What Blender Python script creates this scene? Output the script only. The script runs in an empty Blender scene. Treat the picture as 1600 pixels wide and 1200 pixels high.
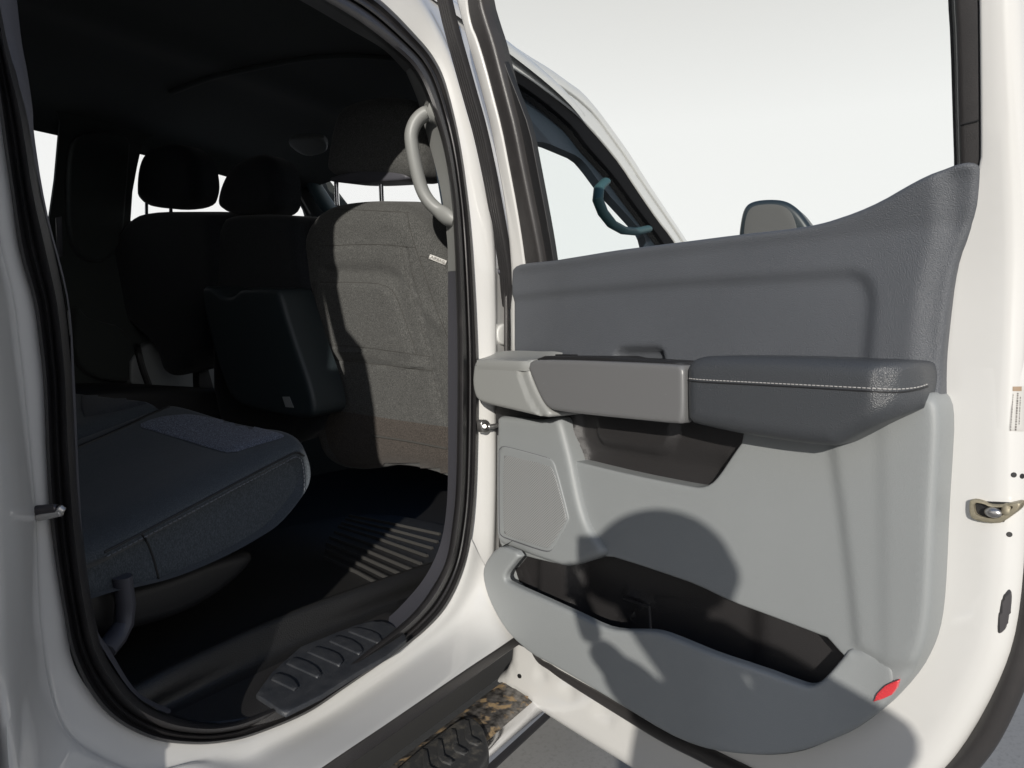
import bpy, bmesh, math, random
import numpy as np
from mathutils import Vector, Matrix, geometry
from mathutils.bvhtree import BVHTree

# ------------------------------------------------------------------ camera, sky, sun
scene = bpy.context.scene
FOC, CX, CY = 1100.0, 800.0, 600.0            # focal length and centre, in pixels of the 1600 x 1200 photograph
AZ, PITCH = math.radians(31.9), math.radians(3.38)
CAM = Vector((0, 0, 1.2))
FW = Vector((math.cos(PITCH) * math.cos(AZ), math.cos(PITCH) * math.sin(AZ), -math.sin(PITCH)))
RT = Vector((math.sin(AZ), -math.cos(AZ), 0))
UP = RT.cross(FW)

cd = bpy.data.cameras.new('camera')
cd.sensor_width = 36.0
cd.lens = FOC / 1600.0 * 36.0
cd.clip_start = 0.02
cd.clip_end = 3000
cam = bpy.data.objects.new('camera', cd)
scene.collection.objects.link(cam)
m = Matrix((RT, UP, -FW)).transposed().to_4x4()
m.translation = CAM
cam.matrix_world = m
scene.camera = cam

SUN_AZ, SUN_EL = math.radians(26.0), math.radians(16.7)     # the way the light travels, and its drop
world = bpy.data.worlds.new('World')
scene.world = world
world.use_nodes = True
wn, wl = world.node_tree.nodes, world.node_tree.links
wn.clear()
wout = wn.new('ShaderNodeOutputWorld')
bg = wn.new('ShaderNodeBackground')
bgh = wn.new('ShaderNodeBackground')
wmix = wn.new('ShaderNodeMixShader')
sky = wn.new('ShaderNodeTexSky')
sky.sky_type = 'NISHITA'
sky.sun_disc = False
sky.sun_elevation = SUN_EL
to_sun = Vector((-math.cos(SUN_AZ), -math.sin(SUN_AZ), 0))
sky.sun_rotation = math.atan2(to_sun.x, to_sun.y)
sky.dust_density = 0.4
sky.ozone_density = 4.0
bg.inputs[1].default_value = 0.14
tc = wn.new('ShaderNodeTexCoord')
sx = wn.new('ShaderNodeSeparateXYZ')
ramp = wn.new('ShaderNodeValToRGB')           # pale haze of the lower sky
ramp.color_ramp.elements[0].position = 0.0
ramp.color_ramp.elements[0].color = (0.97, 0.962, 0.955, 1)
ramp.color_ramp.elements[1].position = 0.50
ramp.color_ramp.elements[1].color = (0.70, 0.68, 0.665, 1)
e = ramp.color_ramp.elements.new(0.28)
e.color = (0.94, 0.93, 0.922, 1)
mr = wn.new('ShaderNodeMapRange')
mr.inputs['From Min'].default_value = 0.44
mr.inputs['From Max'].default_value = 0.60
wl.new(tc.outputs['Generated'], sx.inputs[0])
wl.new(sx.outputs['Z'], ramp.inputs[0])
wl.new(sx.outputs['Z'], mr.inputs['Value'])
wl.new(sky.outputs[0], bg.inputs[0])
wl.new(ramp.outputs[0], bgh.inputs[0])
wl.new(mr.outputs[0], wmix.inputs[0])
wl.new(bgh.outputs[0], wmix.inputs[1])
wl.new(bg.outputs[0], wmix.inputs[2])
wl.new(wmix.outputs[0], wout.inputs[0])

sd = bpy.data.lights.new('sun', 'SUN')
sd.energy = 4.2
sd.angle = math.radians(0.6)
sd.color = (1.0, 0.95, 0.87)
sun = bpy.data.objects.new('sun', sd)
scene.collection.objects.link(sun)
SUN_DIR = Vector((math.cos(SUN_AZ) * math.cos(SUN_EL), math.sin(SUN_AZ) * math.cos(SUN_EL), -math.sin(SUN_EL)))
sun.rotation_euler = SUN_DIR.to_track_quat('-Z', 'Y').to_euler()
sun.location = (-6, -3, 5)
scene.view_settings.view_transform = 'Standard'
scene.view_settings.look = 'None'
scene.view_settings.exposure = 0.0
scene.view_settings.gamma = 1.0
scene.cycles.max_bounces = 8
scene.cycles.transparent_max_bounces = 16
random.seed(4)

# ------------------------------------------------------------------ materials
def material(name, col, rough=0.5, metal=0.0, coat=0.0, bump=0.0, bscale=400.0, var=0.0, vscale=8.0, spec=0.5, sheen=0.0,
             kind='noise', grime=None, detail=3.0, bdist=0.001):
    m = bpy.data.materials.new(name)
    m.use_nodes = True
    nt = m.node_tree
    p = nt.nodes['Principled BSDF']
    p.inputs['Base Color'].default_value = (*col, 1)
    p.inputs['Roughness'].default_value = rough
    p.inputs['Metallic'].default_value = metal
    p.inputs['Specular IOR Level'].default_value = spec
    p.inputs['Coat Weight'].default_value = coat
    p.inputs['Coat Roughness'].default_value = 0.04
    if sheen:
        p.inputs['Sheen Weight'].default_value = sheen
        p.inputs['Sheen Roughness'].default_value = 0.5
    t = nt.nodes.new('ShaderNodeTexCoord')
    last = None
    if var:
        n = nt.nodes.new('ShaderNodeTexNoise')
        n.inputs['Scale'].default_value = vscale
        n.inputs['Detail'].default_value = 6
        nt.links.new(t.outputs['Object'], n.inputs['Vector'])
        r = nt.nodes.new('ShaderNodeMapRange')
        r.inputs['From Min'].default_value = 0.3
        r.inputs['From Max'].default_value = 0.7
        r.inputs['To Min'].default_value = 1 - var
        r.inputs['To Max'].default_value = 1 + var
        nt.links.new(n.outputs['Fac'], r.inputs['Value'])
        mx = nt.nodes.new('ShaderNodeMix')
        mx.data_type = 'RGBA'
        mx.blend_type = 'MULTIPLY'
        mx.inputs[0].default_value = 1
        mx.inputs[6].default_value = (*col, 1)
        nt.links.new(r.outputs[0], mx.inputs[7])
        last = mx.outputs[2]
        rr = nt.nodes.new('ShaderNodeMapRange')
        rr.inputs['To Min'].default_value = max(rough - 0.08, 0.02)
        rr.inputs['To Max'].default_value = rough + 0.08
        nt.links.new(n.outputs['Fac'], rr.inputs['Value'])
        nt.links.new(rr.outputs[0], p.inputs['Roughness'])
    if grime:
        gcol, gscale, gmin, gmax = grime
        n = nt.nodes.new('ShaderNodeTexNoise')
        n.inputs['Scale'].default_value = gscale
        n.inputs['Detail'].default_value = 9
        n.inputs['Roughness'].default_value = 0.65
        nt.links.new(t.outputs['Object'], n.inputs['Vector'])
        r = nt.nodes.new('ShaderNodeMapRange')
        r.inputs['From Min'].default_value = gmin
        r.inputs['From Max'].default_value = gmax
        nt.links.new(n.outputs['Fac'], r.inputs['Value'])
        mx = nt.nodes.new('ShaderNodeMix')
        mx.data_type = 'RGBA'
        mx.inputs[6].default_value = (*col, 1)
        if last:
            nt.links.new(last, mx.inputs[6])
        mx.inputs[7].default_value = (*gcol, 1)
        nt.links.new(r.outputs[0], mx.inputs[0])
        last = mx.outputs[2]
        if metal > 0:
            sb = nt.nodes.new('ShaderNodeMapRange')
            sb.inputs['To Min'].default_value = metal
            sb.inputs['To Max'].default_value = 0
            nt.links.new(r.outputs[0], sb.inputs['Value'])
            nt.links.new(sb.outputs[0], p.inputs['Metallic'])
            sb = nt.nodes.new('ShaderNodeMapRange')
            sb.inputs['To Min'].default_value = rough
            sb.inputs['To Max'].default_value = 0.85
            nt.links.new(r.outputs[0], sb.inputs['Value'])
            nt.links.new(sb.outputs[0], p.inputs['Roughness'])
    if last:
        nt.links.new(last, p.inputs['Base Color'])
    if bump:
        if kind == 'noise':
            n = nt.nodes.new('ShaderNodeTexNoise')
            n.inputs['Scale'].default_value = bscale
            n.inputs['Detail'].default_value = detail
            fac = n.outputs['Fac']
            nt.links.new(t.outputs['Object'], n.inputs['Vector'])
        elif kind == 'voronoi':
            n = nt.nodes.new('ShaderNodeTexVoronoi')
            n.inputs['Scale'].default_value = bscale
            fac = n.outputs['Distance']
            nt.links.new(t.outputs['Object'], n.inputs['Vector'])
        else:
            w1 = nt.nodes.new('ShaderNodeTexWave')
            w2 = nt.nodes.new('ShaderNodeTexWave')
            mp = nt.nodes.new('ShaderNodeMapping')
            mp.inputs['Rotation'].default_value = (0.3, 0.5, 0.4)
            nt.links.new(t.outputs['Object'], mp.inputs['Vector'])
            w1.bands_direction = 'Y'
            w2.bands_direction = 'Z'
            for w in (w1, w2):
                w.inputs['Scale'].default_value = bscale
                w.inputs['Distortion'].default_value = 1.0
                nt.links.new(mp.outputs[0], w.inputs['Vector'])
            ad = nt.nodes.new('ShaderNodeMath')
            nt.links.new(w1.outputs['Fac'], ad.inputs[0])
            nt.links.new(w2.outputs['Fac'], ad.inputs[1])
            fac = ad.outputs[0]
        b = nt.nodes.new('ShaderNodeBump')
        b.inputs['Strength'].default_value = bump
        b.inputs['Distance'].default_value = bdist
        nt.links.new(fac, b.inputs['Height'])
        nt.links.new(b.outputs[0], p.inputs['Normal'])
    return m

def fabric(name, c1, c2, scale=900.0, mscale=55.0, bump=0.5):
    """woven cloth: threads of two tones with a soft, larger mottling"""
    m = bpy.data.materials.new(name)
    m.use_nodes = True
    nt = m.node_tree
    p = nt.nodes['Principled BSDF']
    p.inputs['Roughness'].default_value = 0.95
    p.inputs['Specular IOR Level'].default_value = 0.1
    p.inputs['Sheen Weight'].default_value = 0.15
    t = nt.nodes.new('ShaderNodeTexCoord')
    mp = nt.nodes.new('ShaderNodeMapping')
    mp.inputs['Scale'].default_value = (1, 1, 0.5)
    nt.links.new(t.outputs['Object'], mp.inputs['Vector'])
    n = nt.nodes.new('ShaderNodeTexNoise')
    n.inputs['Scale'].default_value = scale
    n.inputs['Detail'].default_value = 2
    nt.links.new(mp.outputs[0], n.inputs['Vector'])
    n2 = nt.nodes.new('ShaderNodeTexNoise')
    n2.inputs['Scale'].default_value = mscale
    n2.inputs['Detail'].default_value = 4
    nt.links.new(t.outputs['Object'], n2.inputs['Vector'])
    ad = nt.nodes.new('ShaderNodeMath')
    ad.operation = 'MULTIPLY_ADD'
    ad.inputs[1].default_value = 0.1
    nt.links.new(n2.outputs['Fac'], ad.inputs[0])
    nt.links.new(n.outputs['Fac'], ad.inputs[2])
    r = nt.nodes.new('ShaderNodeMapRange')
    r.inputs['From Min'].default_value = 0.45
    r.inputs['From Max'].default_value = 0.85
    nt.links.new(ad.outputs[0], r.inputs['Value'])
    mx = nt.nodes.new('ShaderNodeMix')
    mx.data_type = 'RGBA'
    mx.inputs[6].default_value = (*c1, 1)
    mx.inputs[7].default_value = (*c2, 1)
    nt.links.new(r.outputs[0], mx.inputs[0])
    nt.links.new(mx.outputs[2], p.inputs['Base Color'])
    b = nt.nodes.new('ShaderNodeBump')
    b.inputs['Strength'].default_value = bump
    b.inputs['Distance'].default_value = 0.001
    nt.links.new(n.outputs['Fac'], b.inputs['Height'])
    nt.links.new(b.outputs[0], p.inputs['Normal'])
    return m

def glass_material(name, tint, refl=1.0):
    m = bpy.data.materials.new(name)
    m.use_nodes = True
    nt = m.node_tree
    nt.nodes.clear()
    o = nt.nodes.new('ShaderNodeOutputMaterial')
    tr = nt.nodes.new('ShaderNodeBsdfTransparent')
    tr.inputs[0].default_value = (*tint, 1)
    gl = nt.nodes.new('ShaderNodeBsdfGlossy')
    gl.inputs['Roughness'].default_value = 0.0
    lw = nt.nodes.new('ShaderNodeLayerWeight')
    lw.inputs['Blend'].default_value = 0.5
    pw = nt.nodes.new('ShaderNodeMath')
    pw.operation = 'POWER'
    pw.inputs[1].default_value = 5.0
    nt.links.new(lw.outputs['Facing'], pw.inputs[0])
    fr = nt.nodes.new('ShaderNodeMath')
    fr.operation = 'MULTIPLY_ADD'
    fr.inputs[1].default_value = 0.9 * refl
    fr.inputs[2].default_value = 0.035 * refl
    nt.links.new(pw.outputs[0], fr.inputs[0])
    mx = nt.nodes.new('ShaderNodeMixShader')
    nt.links.new(fr.outputs[0], mx.inputs[0])
    nt.links.new(tr.outputs[0], mx.inputs[1])
    nt.links.new(gl.outputs[0], mx.inputs[2])
    nt.links.new(mx.outputs[0], o.inputs[0])
    return m

PAINT = material('white_paint', (0.60, 0.595, 0.578), 0.32, coat=1.0, var=0.015, vscale=3)
SEAL = material('black_rubber', (0.021, 0.020, 0.021), 0.42, bump=0.25, bscale=900, grime=((0.05, 0.046, 0.045), 14, 0.5, 1.1))
SEAL2 = material('dusty_rubber', (0.033, 0.031, 0.031), 0.38, bump=0.3, bscale=700, grime=((0.055, 0.051, 0.05), 12, 0.45, 1.1))
GREY = material('light_grey_plastic', (0.244, 0.257, 0.260), 0.46, bump=0.4, bscale=800, var=0.02, vscale=5)
GREY_GRAIN = material('grained_light_grey_plastic', (0.27, 0.27, 0.255), 0.5, bump=0.45, bscale=900, var=0.02, vscale=5)
BEIGE = material('pale_trim_plastic', (0.262, 0.266, 0.256), 0.45, bump=0.15, bscale=1200)
MIDGREY = material('satin_grey_plastic', (0.142, 0.1425, 0.144), 0.33, bump=0.1, bscale=1500, grime=((0.32, 0.32, 0.33), 38, 0.68, 0.8))
DARKPANEL = material('dark_grained_plastic', (0.081, 0.087, 0.098), 0.40, bump=1.0, bscale=680, bdist=0.0013, var=0.05, vscale=6)
LEATHER = material('navy_grey_vinyl', (0.049, 0.053, 0.059), 0.33, bump=0.55, bscale=700, kind='voronoi')
BLACK = material('black_plastic', (0.014, 0.014, 0.015), 0.5, bump=0.3, bscale=800)
BLACKGRAIN = material('black_grained_plastic', (0.028, 0.027, 0.027), 0.42, bump=0.8, bscale=600)
LINER = material('dark_brown_plastic', (0.026, 0.0245, 0.025), 0.40, bump=0.7, bscale=700)
SCUFF = material('dusty_scuff_plastic', (0.028, 0.031, 0.037), 0.5, bump=0.5, bscale=700, grime=((0.065, 0.066, 0.07), 30, 0.4, 0.9))
KICK = material('blue_grey_plastic', (0.075, 0.075, 0.088), 0.5, bump=0.4, bscale=900)
MAT = material('black_rubber_mat', (0.020, 0.0195, 0.019), 0.5, bump=0.5, bscale=600)
MATRIM = material('shiny_rubber_mat', (0.012, 0.012, 0.0125), 0.36, bump=1.0, bscale=420)
RIB = material('dusty_mat_rib', (0.047, 0.046, 0.044), 0.5, bump=0.5, bscale=600)
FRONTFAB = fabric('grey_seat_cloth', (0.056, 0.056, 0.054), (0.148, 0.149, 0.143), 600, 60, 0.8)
SHADEFAB = fabric('shaded_seat_cloth', (0.015, 0.017, 0.020), (0.034, 0.037, 0.042), 700, 40, 0.4)  # same cloth as the passenger seat, with cabin shade put into its colour
REARFAB = fabric('slate_seat_cloth', (0.05, 0.058, 0.066), (0.10, 0.113, 0.128), 700, 40, 0.3)
INSERT = fabric('denim_blue_seat_cloth', (0.07, 0.08, 0.11), (0.34, 0.37, 0.44), 420, 120, 0.9)
CARPET = fabric('taupe_carpet', (0.045, 0.039, 0.035), (0.115, 0.10, 0.088), 600, 50, 1.0)
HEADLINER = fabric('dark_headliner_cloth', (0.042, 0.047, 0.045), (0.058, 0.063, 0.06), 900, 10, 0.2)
CHROME = material('chrome', (0.75, 0.75, 0.76), 0.12, metal=1.0)
MUDCHROME = material('mud_splashed_chrome', (0.16, 0.15, 0.14), 0.3, metal=0.5, bump=0.6, bscale=120, var=0.85, vscale=70, grime=((0.40, 0.28, 0.15), 26, 0.50, 0.58))
ZINC = material('zinc_plated_steel', (0.42, 0.38, 0.28), 0.38, metal=0.7, grime=((0.15, 0.12, 0.08), 70, 0.45, 0.8))
STEEL = material('bare_steel', (0.45, 0.44, 0.43), 0.3, metal=0.9, bump=0.3, bscale=300)
RED = material('red_reflector', (0.62, 0.05, 0.06), 0.25, coat=0.5)
STITCH = material('pale_thread', (0.38, 0.37, 0.36), 0.8)
CHARTHREAD = material('slate_thread', (0.14, 0.15, 0.17), 0.8)
SHADETRIM = material('tint_shaded_trim', (0.012, 0.022, 0.035), 0.6)  # grey trim; cabin shade and blue glass tint are put into the colour
TINTTRIM = material('tint_shaded_handle', (0.035, 0.085, 0.095), 0.6)  # grey handle, its teal painted for shade seen through tinted glass
PADRUB = material('step_pad_rubber', (0.05, 0.05, 0.05), 0.6, bump=0.6, bscale=300, grime=((0.16, 0.145, 0.12), 40, 0.52, 0.75))
LABEL = material('white_sticker', (0.5, 0.49, 0.47), 0.4)
INK = material('grey_print', (0.12, 0.11, 0.10), 0.6)
TAN = material('tan_print', (0.28, 0.2, 0.13), 0.6)
MIRROR = material('mirror_glass', (0.085, 0.085, 0.085), 0.5, metal=0.0, spec=0.25)
GLASS = glass_material('clear_door_glass', (0.945, 0.97, 0.955), 0.2)
GLASS2 = glass_material('clear_cab_glass', (0.97, 0.985, 0.98), 0.5)
CONCRETE = material('pale_concrete', (0.27, 0.27, 0.265), 0.85, bump=0.4, bscale=120, bdist=0.002, var=0.10, vscale=1.5, grime=((0.20, 0.20, 0.195), 60, 0.5, 0.75))

# ------------------------------------------------------------------ helpers
COL = scene.collection
def ray(px, py):
    return FW + RT * ((px - CX) / FOC) - UP * ((py - CY) / FOC)

class Plane:
    """a flat working plane in the truck: origin o, in-plane axes a and b, facing n"""
    def __init__(s, o, a, b, n=None):
        s.o, s.a, s.b = Vector(o), Vector(a).normalized(), Vector(b).normalized()
        s.n = Vector(n).normalized() if n else s.a.cross(s.b).normalized()
    def uv(s, px, py, off=0.0):
        d = ray(px, py)
        t = ((s.o + s.n * off) - CAM).dot(s.n) / d.dot(s.n)
        q = CAM + d * t - s.o
        return (q.dot(s.a), q.dot(s.b))
    def w(s, u, v, h=0.0):
        return s.o + s.a * u + s.b * v + s.n * h
    def p(s, px, py, off=0.0):
        u, v = s.uv(px, py, off)
        return s.w(u, v, off)

def at_y(px, py, y):
    d = ray(px, py)
    return CAM + d * (y / d.y)
def at_z(px, py, z):
    d = ray(px, py)
    return CAM + d * ((z - CAM.z) / d.z)
def at_x(px, py, x):
    d = ray(px, py)
    return CAM + d * (x / d.x)
def side_y(z, y0=0.90):
    """the body side leans inboard above the belt line"""
    k = max(0.0, (z - 1.40) / 0.5)
    return y0 + 0.11 * k ** 1.25
def on_side(px, py, y0=0.90):
    y = y0
    for _ in range(14):
        q = at_y(px, py, y)
        y = 0.5 * y + 0.5 * side_y(q.z, y0)
    return at_y(px, py, y)

def new_obj(name, verts, faces, mat, parent=None, smooth=True, sharp=40, **props):
    me = bpy.data.meshes.new(name)
    me.from_pydata([tuple(v) for v in verts], [], faces)
    me.validate()
    bm = bmesh.new()
    bm.from_mesh(me)
    bmesh.ops.remove_doubles(bm, verts=bm.verts, dist=1e-5)
    bmesh.ops.recalc_face_normals(bm, faces=bm.faces)
    bm.to_mesh(me)
    bm.free()
    if mat:
        me.materials.append(mat)
    if smooth:
        me.shade_smooth()
        me.set_sharp_from_angle(angle=math.radians(sharp))
    o = bpy.data.objects.new(name, me)
    COL.objects.link(o)
    if parent:
        o.parent = parent
        o.matrix_parent_inverse = (Matrix.Translation(parent.location)).inverted() if parent.type == 'EMPTY' else Matrix()
    for k, v in props.items():
        o[k] = v
    return o

def empty(name, loc):
    o = bpy.data.objects.new(name, None)
    o.location = loc
    o.empty_display_size = 0.1
    COL.objects.link(o)
    return o

def cr(pts, n, closed=False):
    """Catmull-Rom resampling of a list of points to n points, evenly by index"""
    P = [Vector(p) for p in pts]
    m = len(P)
    out = []
    segs = m if closed else m - 1
    cnt = n if closed else n - 1
    for k in range(n):
        t = k * segs / cnt
        i = min(int(t), segs - 1)
        f = t - i
        if closed:
            p0, p1, p2, p3 = P[(i - 1) % m], P[i % m], P[(i + 1) % m], P[(i + 2) % m]
        else:
            p0, p1, p2, p3 = P[max(i - 1, 0)], P[i], P[min(i + 1, m - 1)], P[min(i + 2, m - 1)]
        L0, L1, L2 = (p1 - p0).length, (p2 - p1).length, (p3 - p2).length
        m1, m2 = (p2 - p0) * 0.5, (p3 - p1) * 0.5
        k1 = 1.3 * (min(L0, L1) if L0 > 0 else L1)          # keep short steps crisp: no overshoot
        k2 = 1.3 * (min(L1, L2) if L2 > 0 else L1)
        if m1.length > k1 > 0:
            m1 = m1 * (k1 / m1.length)
        if m2.length > k2 > 0:
            m2 = m2 * (k2 / m2.length)
        f2, f3 = f * f, f ** 3
        out.append(p1 * (2 * f3 - 3 * f2 + 1) + m1 * (f3 - 2 * f2 + f) + p2 * (3 * f2 - 2 * f3) + m2 * (f3 - f2))
    return out

def resample(pts, step, closed=True):
    P = list(pts) + ([pts[0]] if closed else [])
    out = []
    for i in range(len(P) - 1):
        a, b = Vector(P[i]), Vector(P[i + 1])
        n = max(1, int(round((b - a).length / step)))
        for k in range(n):
            out.append(a.lerp(b, k / n))
    if not closed:
        out.append(Vector(P[-1]))
    return out

def chaikin(pts, it=2, closed=True):
    P = [Vector(p) for p in pts]
    for _ in range(it):
        Q = []
        m = len(P)
        rng = range(m) if closed else range(m - 1)
        if not closed:
            Q.append(P[0])
        for i in rng:
            a, b = P[i], P[(i + 1) % m]
            Q += [a * .75 + b * .25, a * .25 + b * .75]
        if not closed:
            Q.append(P[-1])
        P = Q
    return P

def seg_dist(pts, poly, closed=True):
    """distance of each point to the polyline (numpy)"""
    P = np.array([(p[0], p[1]) for p in pts])
    A = np.array([(p[0], p[1]) for p in poly])
    B = np.roll(A, -1, axis=0) if closed else A[1:]
    if not closed:
        A = A[:-1]
    best = np.full(len(P), 1e9)
    for a, b in zip(A, B):
        d = b - a
        L = d.dot(d) + 1e-15
        t = np.clip(((P - a) @ d) / L, 0, 1)
        q = a + t[:, None] * d
        best = np.minimum(best, np.hypot(P[:, 0] - q[:, 0], P[:, 1] - q[:, 1]))
    return best

def inside(pts, poly):
    P = np.array([(p[0], p[1]) for p in pts])
    A = np.array([(p[0], p[1]) for p in poly])
    B = np.roll(A, -1, axis=0)
    r = np.zeros(len(P), bool)
    for (x1, y1), (x2, y2) in zip(A, B):
        if y1 == y2:
            continue
        c = ((y1 > P[:, 1]) != (y2 > P[:, 1])) & (P[:, 0] < (x2 - x1) * (P[:, 1] - y1) / (y2 - y1) + x1)
        r ^= c
    return r

def smooth01(t):
    t = np.clip(t, 0, 1)
    return t * t * (3 - 2 * t)

def relief(name, mat, plane, outline, off=0.0, depth=0.02, r=0.004, holes=(), feats=(), step=0.012, parent=None,
           rnd=2, hole_depth=None, uvs=False, hfun=None, hole_r=0.0, sharp=50, **props):
    """a solid panel: outline (pixels measured on the plane at offset off), edges rolled by radius r, soft raised or sunk
    areas (feats: polygon, height, blur[, 'line']), holes with walls, sides going back by depth"""
    conv = (lambda P: [Vector(p) for p in P]) if uvs else (lambda P: [Vector(plane.uv(x, y, off)) for x, y in P])
    O = conv(outline)
    if rnd:
        O = chaikin(O, rnd)
    O = resample(O, step)
    HS = []
    for h in holes:
        hp = conv(h)
        if rnd:
            hp = chaikin(hp, rnd)
        HS.append(resample(hp, step))
    FT = []
    for ft in feats:
        poly, dh, blur = ft[:3]
        FT.append((conv(poly), dh, blur, len(ft) > 3))
    loops = [O] + HS
    verts, edges = [], []
    for lp in loops:
        b = len(verts)
        verts += [Vector((p[0], p[1])) for p in lp]
        n = len(lp)
        edges += [(b + i, b + (i + 1) % n) for i in range(n)]
    nb = len(verts)
    us = [p[0] for p in O]
    vs = [p[1] for p in O]
    grid = []
    y = min(vs)
    row = 0
    while y <= max(vs):
        x = min(us) + (step / 2 if row % 2 else 0)
        while x <= max(us):
            grid.append((x + random.uniform(-.05, .05) * step, y + random.uniform(-.05, .05) * step))
            x += step
        y += step * 0.87
        row += 1
    # rings that follow the edge
    rings = []
    rl = [(O, r)] + [(h, hole_r) for h in HS]
    rmax = r
    for lp, rr in rl:
        if rr <= 0:
            continue
        n = len(lp)
        area = sum(lp[i][0] * lp[(i + 1) % n][1] - lp[(i + 1) % n][0] * lp[i][1] for i in range(n))
        sgn = 1 if area > 0 else -1
        if lp is not O:
            sgn = -sgn
        fr = [0.08, 0.3, 0.62, 1.0] if rr < step * 1.5 else [0.04, 0.12, 0.25, 0.42, 0.65, 1.0]
        for i in range(n):
            a, c = lp[i - 1], lp[(i + 1) % n]
            t = Vector((c[0] - a[0], c[1] - a[1]))
            if t.length < 1e-9:
                continue
            t.normalize()
            nn = Vector((-t.y, t.x)) * sgn
            for f in fr:
                rings.append((lp[i][0] + nn.x * rr * f, lp[i][1] + nn.y * rr * f, rr * f))
    allb = O
    if rings:
        rp = [(q[0], q[1]) for q in rings]
        ok = inside(rp, O)
        dd = seg_dist(rp, O)
        for h in HS:
            ok &= ~inside(rp, h)
            dd = np.minimum(dd, seg_dist(rp, h))
        ok &= dd > np.array([q[2] for q in rings]) * 0.93 - 1e-6
        rp = [rp[i] for i in range(len(rp)) if ok[i]]
    else:
        rp = []
    if grid:
        ok = inside(grid, O)
        dd = seg_dist(grid, O)
        for h in HS:
            ok &= ~inside(grid, h)
            dh_ = seg_dist(grid, h)
            ok &= dh_ > max(hole_r, 0) + step * 0.4
        ok &= dd > r + step * 0.4
        grid = [grid[i] for i in range(len(grid)) if ok[i]]
    allv = verts + [Vector(p) for p in rp] + [Vector(p) for p in grid]
    res = geometry.delaunay_2d_cdt(allv, edges, [], 0, 1e-6)
    V, F = res[0], res[2]
    cen = [((V[f[0]][0] + V[f[1]][0] + V[f[2]][0]) / 3, (V[f[0]][1] + V[f[1]][1] + V[f[2]][1]) / 3) for f in F]
    ok = inside(cen, O)
    for h in HS:
        ok &= ~inside(cen, h)
    F = [tuple(f) for f, k in zip(F, ok) if k]
    d = seg_dist(V, O)
    H = np.full(len(V), float(off))
    if r > 0:
        q = np.clip(1 - d / r, 0, 1)
        H -= r * (1 - np.sqrt(np.clip(1 - q * q, 0, 1)))
    if hole_r > 0:
        for h in HS:
            q = np.clip(1 - seg_dist(V, h) / hole_r, 0, 1)
            H -= hole_r * (1 - np.sqrt(np.clip(1 - q * q, 0, 1)))
    for poly, dh, blur, line in FT:
        dist = seg_dist(V, poly, closed=not line)
        if line:
            H += dh * smooth01(1 - dist / blur)
        else:
            s = np.where(inside(V, poly), dist, -dist)
            H += dh * smooth01(0.5 + s / blur / 2)
    if hfun:
        H += hfun(np.array([v[0] for v in V]), np.array([v[1] for v in V]))
    W = [plane.w(V[i][0], V[i][1], H[i]) for i in range(len(V))]
    # walls
    cnt = {}
    for f in F:
        for i in range(len(f)):
            a, b = f[i], f[(i + 1) % len(f)]
            k = (min(a, b), max(a, b))
            cnt.setdefault(k, []).append((a, b))
    bd = [v[0] for v in cnt.values() if len(v) == 1]
    back = {}
    faces = list(F)
    hset = None
    if hole_depth is not None and HS:
        bv = sorted({a for e_ in bd for a in e_})
        mind = np.min([seg_dist([V[i] for i in bv], h) for h in HS], axis=0)
        hset = {i for i, dd_ in zip(bv, mind) if dd_ < 1e-4}
    if depth > 0:
        for a, b in bd:
            for i in (a, b):
                if i not in back:
                    dep = depth
                    if hset is not None and i in hset:
                        dep = hole_depth
                    back[i] = len(W)
                    W.append(W[i] - plane.n * dep)
            faces.append((b, a, back[a], back[b]))
    return new_obj(name, W, faces, mat, parent, sharp=sharp, **props)

def loft(name, mat, rails, parent=None, nu=60, nv=4, closed=False, cap=False, sharp=50, **props):
    """a skin through rails (lists of world points, all the same length)"""
    R = [cr(r_, nu, closed) for r_ in rails]
    rows = []
    k = (len(R) - 1) * nv + 1
    for i in range(nu):
        rows.append(cr([r_[i] for r_ in R], k) if nv > 1 else [r_[i] for r_ in R])
    V, F = [], []
    for rw in rows:
        V += rw
    for i in range(nu if closed else nu - 1):
        for j in range(k - 1):
            a = i * k + j
            b = ((i + 1) % nu) * k + j
            F.append((a, b, b + 1, a + 1))
    if cap:
        F.append(tuple(range(k)))
        F.append(tuple((nu - 1) * k + j for j in reversed(range(k))))
    return new_obj(name, V, F, mat, parent, sharp=sharp, **props)

def sweep(path, prof, updir, cap=True, closed=False):
    """profile (s across, t along updir) carried along the path; returns verts, faces"""
    n = len(path)
    V, F = [], []
    k = len(prof)
    for i, p in enumerate(path):
        a = path[i - 1] if (i > 0 or closed) else path[0]
        b = path[(i + 1) % n] if (i < n - 1 or closed) else path[-1]
        t = (Vector(b) - Vector(a)).normalized()
        up = Vector(updir[i]) if isinstance(updir, list) else Vector(updir)
        s = t.cross(up).normalized()
        u = s.cross(t).normalized()
        sc = 1.0
        for x, y in prof:
            V.append(Vector(p) + s * x * sc + u * y * sc)
    for i in range(n if closed else n - 1):
        for j in range(k):
            a, b = i * k + j, ((i + 1) % n) * k + j
            c, d = ((i + 1) % n) * k + (j + 1) % k, i * k + (j + 1) % k
            F.append((a, b, c, d))
    if cap and not closed:
        F.append(tuple(reversed(range(k))))
        F.append(tuple((n - 1) * k + j for j in range(k)))
    return V, F

def circle_prof(rx, ry=None, n=12):
    ry = ry or rx
    return [(rx * math.cos(2 * math.pi * i / n), ry * math.sin(2 * math.pi * i / n)) for i in range(n)]

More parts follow.
